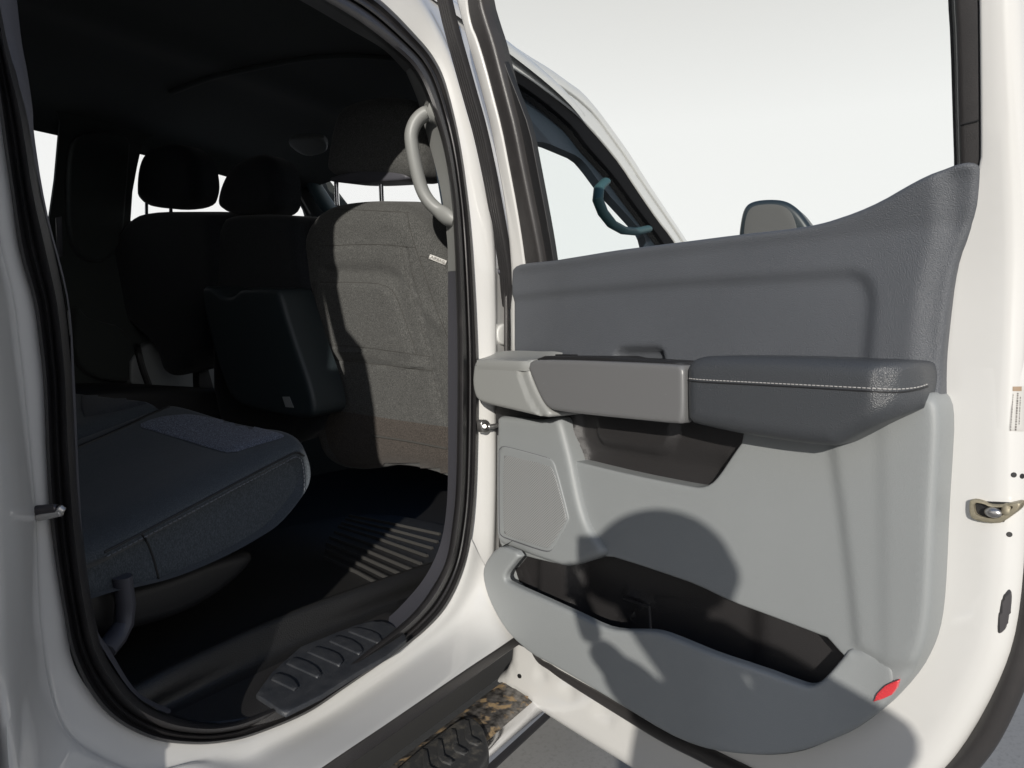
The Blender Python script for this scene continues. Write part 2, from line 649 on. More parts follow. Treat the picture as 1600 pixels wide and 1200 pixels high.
def tube(name, mat, path, rx, ry=None, up=(0, 0, 1), parent=None, n=12, closed=False, swell=None, **props):
    V, F = sweep([Vector(p) for p in path], circle_prof(rx, ry, n), up, closed=closed)
    if swell:
        for i, p in enumerate(path):
            k_ = swell(i / (len(path) - 1))
            for j in range(n):
                V[i * n + j] = Vector(p) + (V[i * n + j] - Vector(p)) * k_
    return new_obj(name, V, F, mat, parent, **props)

def cyl_between(name, mat, a, b, rad, parent=None, n=16, **props):
    a, b = Vector(a), Vector(b)
    d = (b - a)
    up = Vector((0, 0, 1)) if abs(d.normalized().z) < 0.9 else Vector((1, 0, 0))
    bev = min(rad * .25, d.length * .2)
    V, F = [], []
    t = d.normalized()
    s = t.cross(up).normalized()
    u = s.cross(t)
    rings = [(0, rad - bev), (bev, rad), (d.length - bev, rad), (d.length, rad - bev)]
    for l, rr in rings:
        for i in range(n):
            an = 2 * math.pi * i / n
            V.append(a + t * l + s * rr * math.cos(an) + u * rr * math.sin(an))
    for j in range(3):
        for i in range(n):
            F.append((j * n + i, j * n + (i + 1) % n, (j + 1) * n + (i + 1) % n, (j + 1) * n + i))
    F.append(tuple(reversed(range(n))))
    F.append(tuple(3 * n + i for i in range(n)))
    return new_obj(name, V, F, mat, parent, **props)

def bvh_of(*objs):
    V, F = [], []
    for o in objs:
        b = len(V)
        V += [v.co.copy() for v in o.data.vertices]
        F += [tuple(b + i for i in p.vertices) for p in o.data.polygons]
    return BVHTree.FromPolygons(V, F)

def on_surf(tree, px, py, lift=0.0, fallback=None):
    d = ray(px, py).normalized()
    h = tree.ray_cast(CAM, d)
    if h[0] is None:
        return fallback
    n = h[1]
    if n.dot(d) > 0:
        n = -n
    return h[0] + n * lift, n

def surf_line(tree, pts, step_px=4, lift=0.001, smooth=2):
    P = chaikin([Vector((x, y)) for x, y in pts], smooth, closed=False) if smooth else [Vector(p) for p in pts]
    P = resample(P, step_px, closed=False)
    out = []
    for q in P:
        h = on_surf(tree, q[0], q[1], lift)
        if h:
            out.append(h)
    return out

def seam(name, mat, tree, pts, rad=0.0015, lift=0.0, parent=None, step_px=4, smooth=2, **props):
    L = surf_line(tree, pts, step_px, lift, smooth)
    if len(L) < 2:
        return None
    V, F = sweep([l[0] for l in L], circle_prof(rad, rad, 8), [l[1] for l in L])
    return new_obj(name, V, F, mat, parent, **props)

def stitches(name, mat, tree, pts, length=0.004, gap=0.0022, rad=0.0006, lift=0.0006, parent=None, smooth=2, **props):
    L = surf_line(tree, pts, 2, lift, smooth)
    P = [l[0] for l in L]
    N = [l[1] for l in L]
    cum = [0]
    for i in range(1, len(P)):
        cum.append(cum[-1] + (P[i] - P[i - 1]).length)
    def pos(s):
        for i in range(1, len(P)):
            if cum[i] >= s:
                f = (s - cum[i - 1]) / max(cum[i] - cum[i - 1], 1e-9)
                return P[i - 1].lerp(P[i], f), N[i]
        return P[-1], N[-1]
    V, F = [], []
    s = 0
    while s + length < cum[-1]:
        a, n = pos(s)
        b, _ = pos(s + length)
        mid = (a + b) / 2 + n * rad
        v, f = sweep([a, mid, b], circle_prof(rad, rad * .8, 6), n)
        F += [tuple(i + len(V) for i in q) for q in f]
        V += v
        s += length + gap
    return new_obj(name, V, F, mat, parent, kind='stuff', **props)

def patch(name, mat, tree, poly, lift=0.002, step_px=8, parent=None, rnd=2, edge=None, **props):
    """a piece of covering laid on a curved surface, its outline measured in the photograph"""
    O = chaikin([Vector(p) for p in poly], rnd) if rnd else [Vector(p) for p in poly]
    O = resample(O, step_px)
    xs, ys = [p[0] for p in O], [p[1] for p in O]
    g = []
    y = min(ys)
    while y < max(ys):
        x = min(xs)
        while x < max(xs):
            g.append((x, y))
            x += step_px
        y += step_px
    if g:
        ok = inside(g, O) & (seg_dist(g, O) > step_px * .45)
        g = [g[i] for i in range(len(g)) if ok[i]]
    n = len(O)
    res = geometry.delaunay_2d_cdt([Vector((p[0], p[1])) for p in O] + [Vector(p) for p in g], [(i, (i + 1) % n) for i in range(n)], [], 0, 1e-6)
    V, F = res[0], res[2]
    cen = [((V[f[0]][0] + V[f[1]][0] + V[f[2]][0]) / 3, (V[f[0]][1] + V[f[1]][1] + V[f[2]][1]) / 3) for f in F]
    ok = inside(cen, O)
    d = seg_dist(V, O)
    W = []
    good = []
    for i, v in enumerate(V):
        h = on_surf(tree, v[0], v[1], lift if d[i] > 0.5 else (-0.001 if edge is None else edge))
        good.append(h is not None)
        W.append(h[0] if h else Vector((0, 0, 0)))
    F = [tuple(f) for f, k in zip(F, ok) if k and all(good[i] for i in f)]
    par = list(range(len(W)))
    def find(i):
        while par[i] != i:
            par[i] = par[par[i]]
            i = par[i]
        return i
    for f in F:
        for i in f[1:]:
            par[find(i)] = find(f[0])
    size = {}
    for f in F:
        size[find(f[0])] = size.get(find(f[0]), 0) + 1
    if size:
        best = max(size, key=size.get)
        F = [f for f in F if find(f[0]) == best]
    return new_obj(name, W, F, mat, parent, **props)

def merge(name, objs, parent=None, **props):
    objs = [o for o in objs if o]
    V, F = [], []
    for o in objs:
        b = len(V)
        V += [v.co.copy() for v in o.data.vertices]
        F += [tuple(b + i for i in p.vertices) for p in o.data.polygons]
    mat_ = objs[0].data.materials[0]
    for o in objs:
        bpy.data.objects.remove(o)
    return new_obj(name, V, F, mat_, parent, **props)

def bevel_box(name, mat, size, loc, rot=None, bev=0.003, parent=None, **props):
    bm = bmesh.new()
    bmesh.ops.create_cube(bm, size=1)
    bmesh.ops.scale(bm, vec=size, verts=bm.verts)
    bmesh.ops.bevel(bm, geom=list(bm.edges), offset=bev, segments=2, affect='EDGES')
    M = Matrix.Translation(loc) @ (rot.to_4x4() if rot else Matrix())
    bmesh.ops.transform(bm, matrix=M, verts=bm.verts)
    V = [v.co.copy() for v in bm.verts]
    F = [tuple(v.index for v in f.verts) for f in bm.faces]
    bm.free()
    return new_obj(name, V, F, mat, parent, **props)

def lumpy(name, mat, fn, nu=32, nv=20, parent=None, **props):
    """closed rounded body: fn(theta, phi) gives a world point"""
    V, F = [], []
    for j in range(nv + 1):
        ph = -math.pi / 2 + math.pi * j / nv
        for i in range(nu):
            V.append(fn(2 * math.pi * i / nu, ph))
    for j in range(nv):
        for i in range(nu):
            F.append((j * nu + i, j * nu + (i + 1) % nu, (j + 1) * nu + (i + 1) % nu, (j + 1) * nu + i))
    return new_obj(name, V, F, mat, parent, **props)

def sgnpow(x, p):
    return math.copysign(abs(x) ** p, x)

def cushion(name, mat, c, size, rot=None, p=0.45, parent=None, taper=0.0, **props):
    """superellipsoid pad: centre, half sizes, rounding"""
    c = Vector(c)
    R = rot or Matrix.Identity(3)
    def fn(t, ph):
        x = sgnpow(math.cos(ph), p) * sgnpow(math.cos(t), p)
        y = sgnpow(math.cos(ph), p) * sgnpow(math.sin(t), p)
        z = sgnpow(math.sin(ph), p)
        k = 1 - taper * z
        return c + R @ Vector((x * size[0], y * size[1] * k, z * size[2]))
    return lumpy(name, mat, fn, parent=parent, **props)

# ------------------------------------------------------------------ working planes
PHI = math.radians(72.1)
HIN = Vector((1.355, 0.851, 1.2))
EOUT = Vector((-math.cos(PHI), -math.sin(PHI), 0))        # hinge to latch along the open door
DOOR = Plane(HIN, EOUT, (0, 0, 1))
BELT = HIN + Vector((0, 0, 0.17))
TL = math.radians(13.5)
DOORUP = Plane(BELT, EOUT, DOOR.n * math.sin(TL) + Vector((0, 0, 1)) * math.cos(TL))
def side_plane(y):
    return Plane((0, y, 0), (1, 0, 0), (0, 0, 1))
def back_plane(x, rec=0.0, y=0.0, z=0.0):
    r_ = math.radians(rec)
    return Plane((x, y, z), (0, -1, 0), (-math.sin(r_), 0, math.cos(r_)))

# ------------------------------------------------------------------ ground
def quad_sheet(name, mat, x0, x1, y0, y1, z, **props):
    return new_obj(name, [(x0, y0, z), (x1, y0, z), (x1, y1, z), (x0, y1, z)], [(0, 1, 2, 3)], mat, smooth=False, **props)
quad_sheet('ground', CONCRETE, -400, 400, -400, 400, 0.0, kind='structure')

# ------------------------------------------------------------------ the truck
truck = empty('pickup_truck', (1.2, 1.7, 0))
truck['label'] = 'white crew cab pickup truck with its rear door swung open beside the dark cabin'
truck['category'] = 'pickup truck'

# white door aperture of the body side -----------------------------------------
SO = [(-25, -60), (-14, 60), (0, 180), (17, 300), (30, 390), (52, 470), (62, 540), (68, 600), (72, 700), (77, 790), (83, 850),
      (90, 900), (100, 960), (112, 1020), (140, 1080), (180, 1125), (240, 1155), (300, 1163), (350, 1160), (400, 1148), (480, 1115),
      (540, 1075), (620, 1020), (665, 985), (700, 945), (725, 890), (738, 830), (745, 750), (748, 600), (745, 500), (738, 380),
      (730, 300), (717, 212), (697, 130), (677, 88), (645, 50), (600, 5), (560, -22), (440, -95), (250, -210), (100, -300), (20, -320),
      (-20, -250), (-30, -150)]
SI = [(-10, -60), (10, 60), (42, 180), (62, 300), (84, 390), (100, 470), (108, 540), (113, 600), (117, 700), (123, 790), (129, 850),
      (135, 900), (145, 960), (160, 1015), (187, 1060), (222, 1098), (265, 1120), (305, 1130), (345, 1131), (390, 1120), (465, 1085),
      (525, 1050), (600, 997), (642, 962), (672, 925), (697, 878), (708, 820), (714, 750), (716, 600), (715, 500), (711, 380),
      (705, 300), (692, 225), (668, 152), (645, 108), (612, 77), (560, 38), (500, 2), (410, -45), (250, -140), (115, -220), (45, -250),
      (0, -220), (-12, -140)]
def side_rail(P, y0):
    return [on_side(x, y, y0) for x, y in P]
def mix_px(A, B, t):
    return [(a[0] * (1 - t) + b[0] * t, a[1] * (1 - t) + b[1] * t) for a, b in zip(A, B)]
def seal_loft(name, mat, A, B, prof, y0, **k):
    rails = [side_rail(mix_px(A, B, t), y0 + dy) for t, dy in prof]
    return loft(name, mat, rails, truck, nu=240, nv=1, closed=True, sharp=70, **k)
# profile across the weatherstrip: outer lip, groove, bulb, groove, inner carrier
prof = [(-0.03, 0.012), (0.0, -0.004), (0.03, -0.012), (0.12, -0.016), (0.20, -0.010), (0.25, -0.007), (0.30, -0.010), (0.38, -0.017),
        (0.44, -0.015), (0.48, -0.007), (0.53, -0.009), (0.62, -0.021), (0.76, -0.028), (0.90, -0.022), (0.99, -0.006), (1.03, 0.02), (1.05, 0.05)]
seal_loft('door_opening_seal', SEAL, SO, SI, prof, 0.905)

K0 = [(-25, -60), (-14, 60), (0, 180), (17, 300), (30, 390), (52, 470), (62, 540), (68, 600), (72, 700), (77, 790), (83, 850), (90, 900), (100, 960), (112, 1020)]
K1 = [(-60, -60), (-48, 60), (-32, 180), (-12, 300), (6, 390), (24, 470), (33, 540), (40, 600), (49, 700), (57, 790), (60, 850), (63, 930), (67, 985), (76, 1045)]
K2 = [(-75, -60), (-66, 60), (-50, 180), (-30, 300), (-12, 390), (2, 470), (12, 540), (18, 600), (26, 700), (32, 790), (35, 850), (38, 930), (41, 1020), (50, 1160)]
K3 = [(-90, -60), (-80, 60), (-68, 180), (-50, 300), (-35, 390), (-22, 470), (-14, 540), (-9, 600), (-4, 700), (0, 790), (1, 850), (4, 930), (10, 1060), (22, 1270)]
r0 = side_rail([(x + 8, y) for x, y in K0], 0.905)
r1 = side_rail(K1, 0.893)
r1b = side_rail([(x - 3, y) for x, y in K1], 0.883)
r2 = side_rail(K2, 0.835)
r3 = side_rail(K3, 0.79)
r3b = [p + Vector((-0.02, -0.012, 0)) for p in r3]
r4 = [Vector((-0.41, p.y + 0.03 - 0.042, p.z)) for p in r3]
loft('cab_side_skin', PAINT, [r3b, r4], truck, nu=60, nv=1)

B0 = [(100, 975), (110, 1020), (134, 1072), (180, 1120), (240, 1148), (300, 1155), (350, 1152), (400, 1140), (480, 1106), (540, 1068), (620, 1012), (665, 977), (695, 940), (718, 885), (730, 830)]
B1 = [(64, 960), (74, 1030), (95, 1100), (140, 1160), (200, 1215), (262, 1240), (330, 1238), (400, 1210), (480, 1162), (560, 1110), (650, 1052), (705, 1012), (738, 980), (760, 945), (770, 880), (776, 750)]
B1b = [(60, 970), (68, 1045), (86, 1115), (132, 1172), (194, 1228), (262, 1252), (336, 1247), (408, 1218), (488, 1170), (568, 1117), (656, 1060), (712, 1020), (748, 987), (768, 950), (778, 885), (782, 750)]
B2 = [(48, 1010), (52, 1100), (62, 1190), (110, 1270), (200, 1330), (300, 1310), (390, 1252), (450, 1216), (530, 1162), (600, 1113), (680, 1060), (730, 1028), (765, 1004), (785, 990), (795, 960), (798, 750)]
B3 = [(8, 1090), (12, 1170), (26, 1290), (60, 1330), (160, 1400), (300, 1337), (400, 1269), (455, 1232), (540, 1174), (610, 1127), (690, 1072), (740, 1038), (775, 1015), (797, 1000), (812, 990)]
ys = [0.905, 0.872, 0.868, 0.808, 0.79]
T1 = [.33, .31, .28, .25, .21, .18, .15, .13] + [.12] * 20
def var_px(A, B, T):
    return [(a[0] * (1 - t) + b[0] * t, a[1] * (1 - t) + b[1] * t) for a, b, t in zip(A, B, T)]
Rb = [side_rail(B0, .905), side_rail(var_px(B0, B3, T1), .895), side_rail(var_px(B0, B3, [t + (.04 if i < 6 else .2) for i, t in enumerate(T1)]), .885),
      side_rail(mix_px(B0, B3, .62), .842), side_rail(B3, .79)]
Rb.append([p + Vector((0, 0.06, -0.002)) for p in Rb[-1]])
SILL = loft('body_side', PAINT, [a[:13] + b[1:] for a, b in zip([r0, r1, r1b, r2, r3, r3b], Rb)], truck, nu=220, nv=5, sharp=60)

P0 = [(720, 892), (736, 830), (740, 750), (742, 600), (740, 500), (733, 380), (725, 300), (712, 212), (690, 130), (670, 88), (640, 50), (596, 5), (556, -22), (440, -95), (250, -210), (100, -300), (20, -320)]
P1 = [(765, 950), (768, 870), (771, 750), (771, 600), (771, 500), (768, 380), (758, 300), (740, 212), (716, 130), (698, 80), (672, 30), (640, -15), (600, -50), (470, -130), (270, -250), (100, -350), (0, -380)]
P2 = [(775, 955), (776, 870), (779, 750), (779, 600), (779, 500), (776, 380), (766, 300), (748, 212), (724, 130), (706, 78), (682, 26), (652, -22), (612, -58), (476, -140), (272, -262), (100, -360), (0, -390)]
P3 = [(830, 980), (830, 900), (836, 750), (836, 600), (836, 500), (830, 380), (815, 300), (795, 212), (770, 130), (752, 60), (735, 0), (708, -60), (660, -100), (520, -190), (290, -310), (100, -420), (-10, -450)]
Rp = [side_rail(P0, 0.907), side_rail(P1, 0.880), side_rail(P2, 0.890), side_rail(P3, 0.905)]
loft('centre_pillar', PAINT, Rp, truck, nu=110, nv=4, sharp=60)
# roof skin over the whole cab
RX = [-0.41, -0.1, 0.3, 0.9, 1.5, 1.95, 2.25]
RZ = [2.00, 2.02, 2.03, 2.035, 2.03, 1.995, 1.93]
rows = []
for dy, dz in ((0.0, -0.06), (0.012, -0.02), (0.10, 0.0), (0.5, 0.02), (0.82, 0.02), (1.14, 0.0), (1.40, -0.03), (1.45, -0.06)):
    rows.append([Vector((x, 1.018 + dy + (0.02 if x > 2.2 else 0), z + dz)) for x, z in zip(RX, RZ)])
loft('roof', PAINT, rows, truck, nu=40, nv=3, sharp=60)
# cab back wall, far lower side, firewall: dark closed shell
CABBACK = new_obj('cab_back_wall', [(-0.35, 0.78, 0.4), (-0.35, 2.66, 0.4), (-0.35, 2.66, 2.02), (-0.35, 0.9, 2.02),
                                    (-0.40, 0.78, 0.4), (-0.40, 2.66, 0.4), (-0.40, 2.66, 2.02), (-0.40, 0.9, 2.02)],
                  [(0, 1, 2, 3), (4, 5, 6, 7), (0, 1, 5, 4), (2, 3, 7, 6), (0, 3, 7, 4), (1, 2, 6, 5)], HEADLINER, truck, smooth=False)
# inner side of the rear corner behind the opening, unseen, widened to stop sun leaking in
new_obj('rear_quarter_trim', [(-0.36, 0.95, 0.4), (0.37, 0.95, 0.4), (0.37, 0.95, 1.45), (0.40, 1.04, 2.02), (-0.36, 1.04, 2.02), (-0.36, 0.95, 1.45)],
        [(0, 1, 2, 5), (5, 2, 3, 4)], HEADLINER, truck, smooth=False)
# floor pan and firewall
loft('floor_pan', BLACK, [[Vector((x, y, 0.60)) for x in (-0.4, 0.8, 1.6, 3.0)] for y in (0.94, 1.8, 2.6)], truck, nu=6, nv=1)
new_obj('firewall', [(3.05, 0.85, 0.5), (3.05, 2.6, 0.5), (3.0, 2.6, 1.36), (3.0, 0.85, 1.36)], [(0, 1, 2, 3)], BLACK, truck, smooth=False)
loft('dashboard', BLACKGRAIN, [[Vector((x, y, z)) for y in (0.93, 1.2, 1.75, 2.3, 2.5)] for x, z in ((2.55, 0.9), (2.45, 1.15), (2.5, 1.33), (2.65, 1.39), (3.1, 1.36))], truck, nu=12, nv=3)

# headliner ------------------------------------------------------------------
HX = [-0.38, 0.1, 0.35, 0.6, 1.0, 1.5, 1.9, 2.12, 2.2]
HZ = [1.90, 1.955, 1.95, 1.958, 1.962, 1.965, 1.95, 1.915, 1.90]
rows = []
for y, dz in ((1.035, -0.045), (1.05, -0.03), (1.12, -0.012), (1.25, -0.004), (1.6, 0.012), (1.75, 0.0), (1.9, 0.012), (2.2, 0.0), (2.38, -0.02), (2.44, -0.05), (2.46, -0.10)):
    rows.append([Vector((x, y, z + dz)) for x, z in zip(HX, HZ)])
HL = loft('headliner', HEADLINER, rows, truck, nu=60, nv=3)
hb = bvh_of(HL)
L = surf_line(hb, [(268, 142), (330, 118), (400, 103), (480, 88), (560, 84), (640, 92)], 6, 0.004)
if len(L) > 3:
    V, F = sweep([l[0] for l in L], circle_prof(0.012, 0.006, 10), [l[1] for l in L])
    new_obj('headliner_ridge', V, F, HEADLINER, HL)
VIS = relief('sun_visor', BEIGE, Plane((1.9, 0, 1.87), (0, -1, 0), (-0.9, 0, 0.25)), [(440, 218), (502, 215), (512, 226), (510, 240), (474, 247)], off=0, depth=0.012, r=0.006, step=0.02, parent=truck)
VIS['label'] = 'folded sun visor under the headliner'

# far side of the cab ---------------------------------------------------------
FAR = side_plane(2.42)
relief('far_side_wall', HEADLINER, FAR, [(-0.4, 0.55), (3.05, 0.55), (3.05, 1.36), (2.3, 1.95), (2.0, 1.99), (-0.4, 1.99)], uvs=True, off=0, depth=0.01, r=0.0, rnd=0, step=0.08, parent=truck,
       holes=[[FAR.uv(*q) for q in [(15, 160), (50, 163), (75, 168), (90, 176), (94, 190), (86, 280), (76, 350), (72, 362), (15, 362)]],
              [FAR.uv(*q) for q in [(204, 345), (207, 300), (214, 262), (222, 225), (232, 214), (246, 211), (270, 215), (368, 243), (430, 268), (455, 290), (475, 328), (480, 345)]]])
FG = side_plane(2.435)
relief('window', GLASS2, FG, [(10, 150), (100, 150), (100, 370), (10, 370)], depth=0.0, r=0, rnd=0, step=0.2, parent=truck)
relief('window', GLASS2, FG, [(200, 200), (500, 200), (500, 350), (200, 350)], depth=0.0, r=0, rnd=0, step=0.2, parent=truck)
FD = relief('far_front_door_trim', GREY, side_plane(2.37), [(205, 520), (380, 545), (380, 640), (205, 640)], depth=0.04, r=0.01, step=0.03, parent=truck, label='light grey driver side door lining seen between the seats')
seam('door_pocket_edge', BLACK, bvh_of(FD), [(212, 530), (220, 570), (236, 612)], 0.012, parent=FD)
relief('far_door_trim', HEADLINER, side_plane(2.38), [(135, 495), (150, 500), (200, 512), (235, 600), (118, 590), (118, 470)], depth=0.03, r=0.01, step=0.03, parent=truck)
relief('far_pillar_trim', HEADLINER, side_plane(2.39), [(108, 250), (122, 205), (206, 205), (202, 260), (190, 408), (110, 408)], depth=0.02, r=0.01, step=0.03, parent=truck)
BELTG = relief('belt_guide', GREY, side_plane(2.30), [(103, 488), (109, 484), (112, 490), (113, 520), (109, 527), (104, 524)], depth=0.02, r=0.006, step=0.02, parent=truck)
# windshield pillar on the far side, header rail
far_a = [at_y(478, 250, 2.40), at_y(484, 272, 2.39), at_y(494, 296, 2.38), at_y(510, 320, 2.37), at_y(530, 345, 2.36)]
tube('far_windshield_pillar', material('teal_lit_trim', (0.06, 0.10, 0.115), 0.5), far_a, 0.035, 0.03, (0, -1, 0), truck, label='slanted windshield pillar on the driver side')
tube('quarter_window_bar', BLACK, [at_y(440, 262, 2.41), at_y(462, 300, 2.40), at_y(482, 335, 2.39)], 0.012, 0.012, (0, -1, 0), truck)
ws = Plane((2.2, 1.7, 1.93), (0, -1, 0), (-0.85, 0, 0.55))
relief('windshield', GLASS2, ws, [(-0.75, -1.0), (0.72, -1.0), (0.66, 0.0), (-0.68, 0.0)], uvs=True, depth=0, r=0, rnd=0, step=0.3, parent=truck)

# near side front door, seen through the glass of the open door -------------------------------
NS = side_plane(0.93)
NSU = Plane((0, 0.905, 1.40), (1, 0, 0), (0, 0.215, 0.977))
FDR = relief('front_door', PAINT, side_plane(0.80), [(1.50, 0.56), (2.75, 0.56), (2.85, 1.37), (1.50, 1.37)], uvs=True, depth=0.10, r=0.02, rnd=0, step=0.08, parent=truck, label='white closed front door ahead of the open one')
ROOFL = [(700, -10), (745, 28), (780, 53), (800, 68), (830, 88), (860, 106), (890, 128), (910, 142), (935, 171), (960, 205), (985, 240), (1010, 280), (1040, 325), (1062, 358), (1080, 385), (1100, 420)]
GAPL = [(700, 20), (745, 48), (790, 75), (806, 86), (836, 107), (860, 123), (888, 142), (908, 157), (932, 180), (955, 212), (980, 246), (1005, 285), (1036, 330), (1058, 362), (1076, 390), (1096, 425)]
FRML = [(690, 55), (740, 78), (782, 95), (802, 105), (832, 124), (860, 145), (884, 163), (905, 180), (928, 205), (948, 228), (972, 258), (998, 298), (1030, 345), (1050, 370), (1064, 392), (1080, 425)]
BLKL = [(680, 85), (735, 100), (772, 110), (797, 122), (825, 140), (850, 158), (874, 178), (898, 200), (918, 228), (938, 250), (960, 275), (985, 310), (1015, 350), (1032, 372), (1044, 392), (1055, 425)]
relief('roof_side', PAINT, NSU, ROOFL + GAPL[::-1], off=0.0, depth=0.03, r=0.006, rnd=1, step=0.02, parent=truck)
relief('front_door_frame', PAINT, NSU, [(x, y + 3) for x, y in GAPL] + FRML[::-1], off=-0.006, depth=0.03, r=0.005, rnd=1, step=0.02, parent=FDR)
relief('window_seal', material('matt_black_seal', (0.006, 0.006, 0.007), 0.75, spec=0.08), NSU, FRML + BLKL[::-1], off=-0.012, depth=0.03, r=0.003, rnd=1, step=0.02, parent=FDR)
NT = Plane((0, 0.955, 1.40), (1, 0, 0), (0, 0.215, 0.977))
WHITEHOLE = [(828, 226), (835, 221), (852, 222), (880, 234), (905, 245), (920, 262), (935, 283), (950, 303), (970, 325), (988, 345), (994, 352), (1006, 366), (1012, 390), (1015, 430), (872, 430), (862, 390), (846, 310), (830, 245)]
WPT = relief('windshield_pillar_trim', SHADETRIM, NT, BLKL + [(1050, 460), (740, 460), (700, 300), (680, 100)], off=0.0, depth=0.03, r=0.0, rnd=1, step=0.03,
       holes=[WHITEHOLE], parent=truck)
GHF = [(938, 284), (932, 300), (932, 318), (940, 336), (955, 352), (972, 361), (990, 362), (1003, 360)]
tube('grab_handle', TINTTRIM, [NT.p(x, y, 0.03) for x, y in [(946, 284), (936, 294), (934, 312), (942, 332), (956, 350), (974, 360), (994, 362), (1012, 358)]], 0.014, 0.019, (0, -1, 0), truck)
relief('front_window_glass', glass_material('tinted_front_glass', (0.965, 0.98, 0.985), 0.08), NSU, [(690, 60)] + FRML[2:] + [(1060, 470), (740, 470)], off=-0.02, depth=0, r=0, rnd=0, step=0.3, parent=FDR)

# door mirror ------------------------------------------------------------------
MP = back_plane(2.6)
MH = relief('side_mirror', material('mirror_shell', (0.02, 0.028, 0.034), 0.35), MP, [(1152, 378), (1156, 342), (1162, 322), (1175, 313), (1200, 310), (1226, 312), (1245, 324), (1258, 340), (1270, 358), (1278, 400), (1260, 430), (1160, 430)],
            off=0, depth=0.12, r=0.02, step=0.015, parent=truck, label='black door mirror head showing above the door belt line')
relief('mirror_glass', MIRROR, MP, [(1161, 380), (1163, 348), (1168, 329), (1180, 320), (1214, 318), (1234, 327), (1242, 344), (1246, 362), (1247, 420), (1166, 420)],
       off=0.004, depth=0.006, r=0.002, step=0.02, parent=MH)

# lower trim around the inside of the opening ------------------------------------
def strip(name, mat, PA, ya, PB, yb, nu=60, nv=3, **k):
    A = [on_side(x, y, ya) for x, y in PA]
    B = [on_side(x, y, yb) for x, y in PB]
    M = [(a + b) / 2 + Vector((0, -0.004, 0)) for a, b in zip(A, B)]
    return loft(name, mat, [A, M, B], truck, nu=nu, nv=nv, **k)
strip('pillar_lower_trim', KICK, [(580, 1012), (610, 995), (648, 962), (680, 925), (704, 878), (714, 820), (720, 750), (722, 600), (721, 500), (717, 422)], 0.905,
      [(555, 990), (600, 970), (640, 932), (668, 895), (688, 850), (697, 800), (700, 740), (700, 600), (700, 500), (700, 424)], 0.985)
strip('pillar_upper_trim', BEIGE, [(716, 423), (716, 380), (710, 300), (697, 225), (674, 152), (660, 120), (645, 98)], 0.905,
      [(700, 424), (699, 380), (693, 325), (684, 275), (664, 200), (652, 155), (633, 110)], 0.985)
strip('roof_side_trim', MIDGREY, [(648, 98), (616, 70), (565, 33), (505, -3), (410, -50), (250, -145), (115, -225)], 0.905,
      [(633, 112), (600, 78), (545, 45), (468, 0), (380, -45), (240, -130), (130, -190)], 0.965)
strip('rear_pillar_trim', KICK, [(-14, -60), (6, 60), (24, 110), (38, 170), (45, 205), (70, 330), (105, 470), (113, 600), (120, 750), (130, 900), (145, 980), (165, 1020), (210, 1085), (262, 1115)], 0.905,
      [(20, -60), (33, 60), (43, 115), (51, 170), (53, 205), (70, 325), (104, 465), (116, 600), (122, 750), (133, 900), (150, 980), (172, 1015), (214, 1080), (266, 1108)], 0.945)
# pale grab handle on the centre pillar
HP = [(686, 181, .966), (670, 176, .99), (652, 188, 1.01), (643, 208, 1.02), (644, 230, 1.022), (650, 262, 1.022), (658, 292, 1.02), (669, 313, 1.01), (686, 330, .99), (700, 340, .965), (710, 344, .952)]
hp = cr([at_y(x, y, yy) for x, y, yy in HP], 48)
GH = tube('grab_handle', BEIGE, hp, 0.0205, 0.0150, (0.55, -0.83, 0), truck, n=20, swell=lambda t: 1 + 0.15 * max(0, abs(t - .5) * 2 - .45) ** 1.0, label='pale grab handle beside the passenger headrest')
tube('handle_groove', MIDGREY, [p + Vector((-0.010, -0.012, 0)) for p in hp[6:-6]], 0.0012, None, (0.55, -0.83, 0), GH, n=6)



# sill plate with slanted treads ----------------------------------------------------
ZS = 0.632
SCP = [(400, 1084), (425, 1050), (470, 1010), (520, 990), (560, 975), (590, 968), (612, 975), (634, 992), (632, 999), (600, 1022), (560, 1045), (500, 1083), (445, 1110), (436, 1106)]
SCP = SCP[:6] + [(612, 975), (634, 992), (635, 999), (603, 1025), (562, 1048), (502, 1086), (447, 1113), (436, 1108)]
SPL = Plane((0, 0, ZS), (1, 0, 0), (0, 1, 0), (0, 0, 1))
SC = relief('scuff_plate', SCUFF, SPL, SCP, off=0, depth=0.006, r=0.002, rnd=0, step=0.012, parent=truck, label='dusty grey sill plate with raised slanted treads')
relief('sill_base_trim', BLACKGRAIN, SPL, [(165, 1000), (400, 950), (640, 955), (660, 975), (600, 1015), (505, 1080), (440, 1110), (380, 1124), (310, 1130), (250, 1110), (200, 1065)], off=-0.008, depth=0.01, r=0.004, step=0.03, parent=truck)
relief('seat_belt', KICK, side_plane(2.33), [(88, 340), (97, 338), (98, 400), (90, 402)], off=0, depth=0.004, r=0.001, rnd=0, step=0.03, parent=truck)
treads = [[(424, 1060), (432, 1050), (450, 1056), (460, 1062), (466, 1072), (460, 1077)],
          [(447, 1035), (460, 1026), (482, 1034), (495, 1042), (502, 1052), (496, 1057)],
          [(480, 1017), (494, 1009), (517, 1016), (530, 1022), (536, 1032), (530, 1039)],
          [(514, 1000), (527, 992), (550, 999), (562, 1007), (567, 1016), (561, 1021)],
          [(544, 985), (555, 979), (580, 985), (592, 991), (597, 1000), (591, 1004)]]
for t_ in treads:
    relief('tread', SCUFF, SPL, t_, off=0.0035, depth=0.004, r=0.0012, rnd=0, step=0.008, parent=SC)
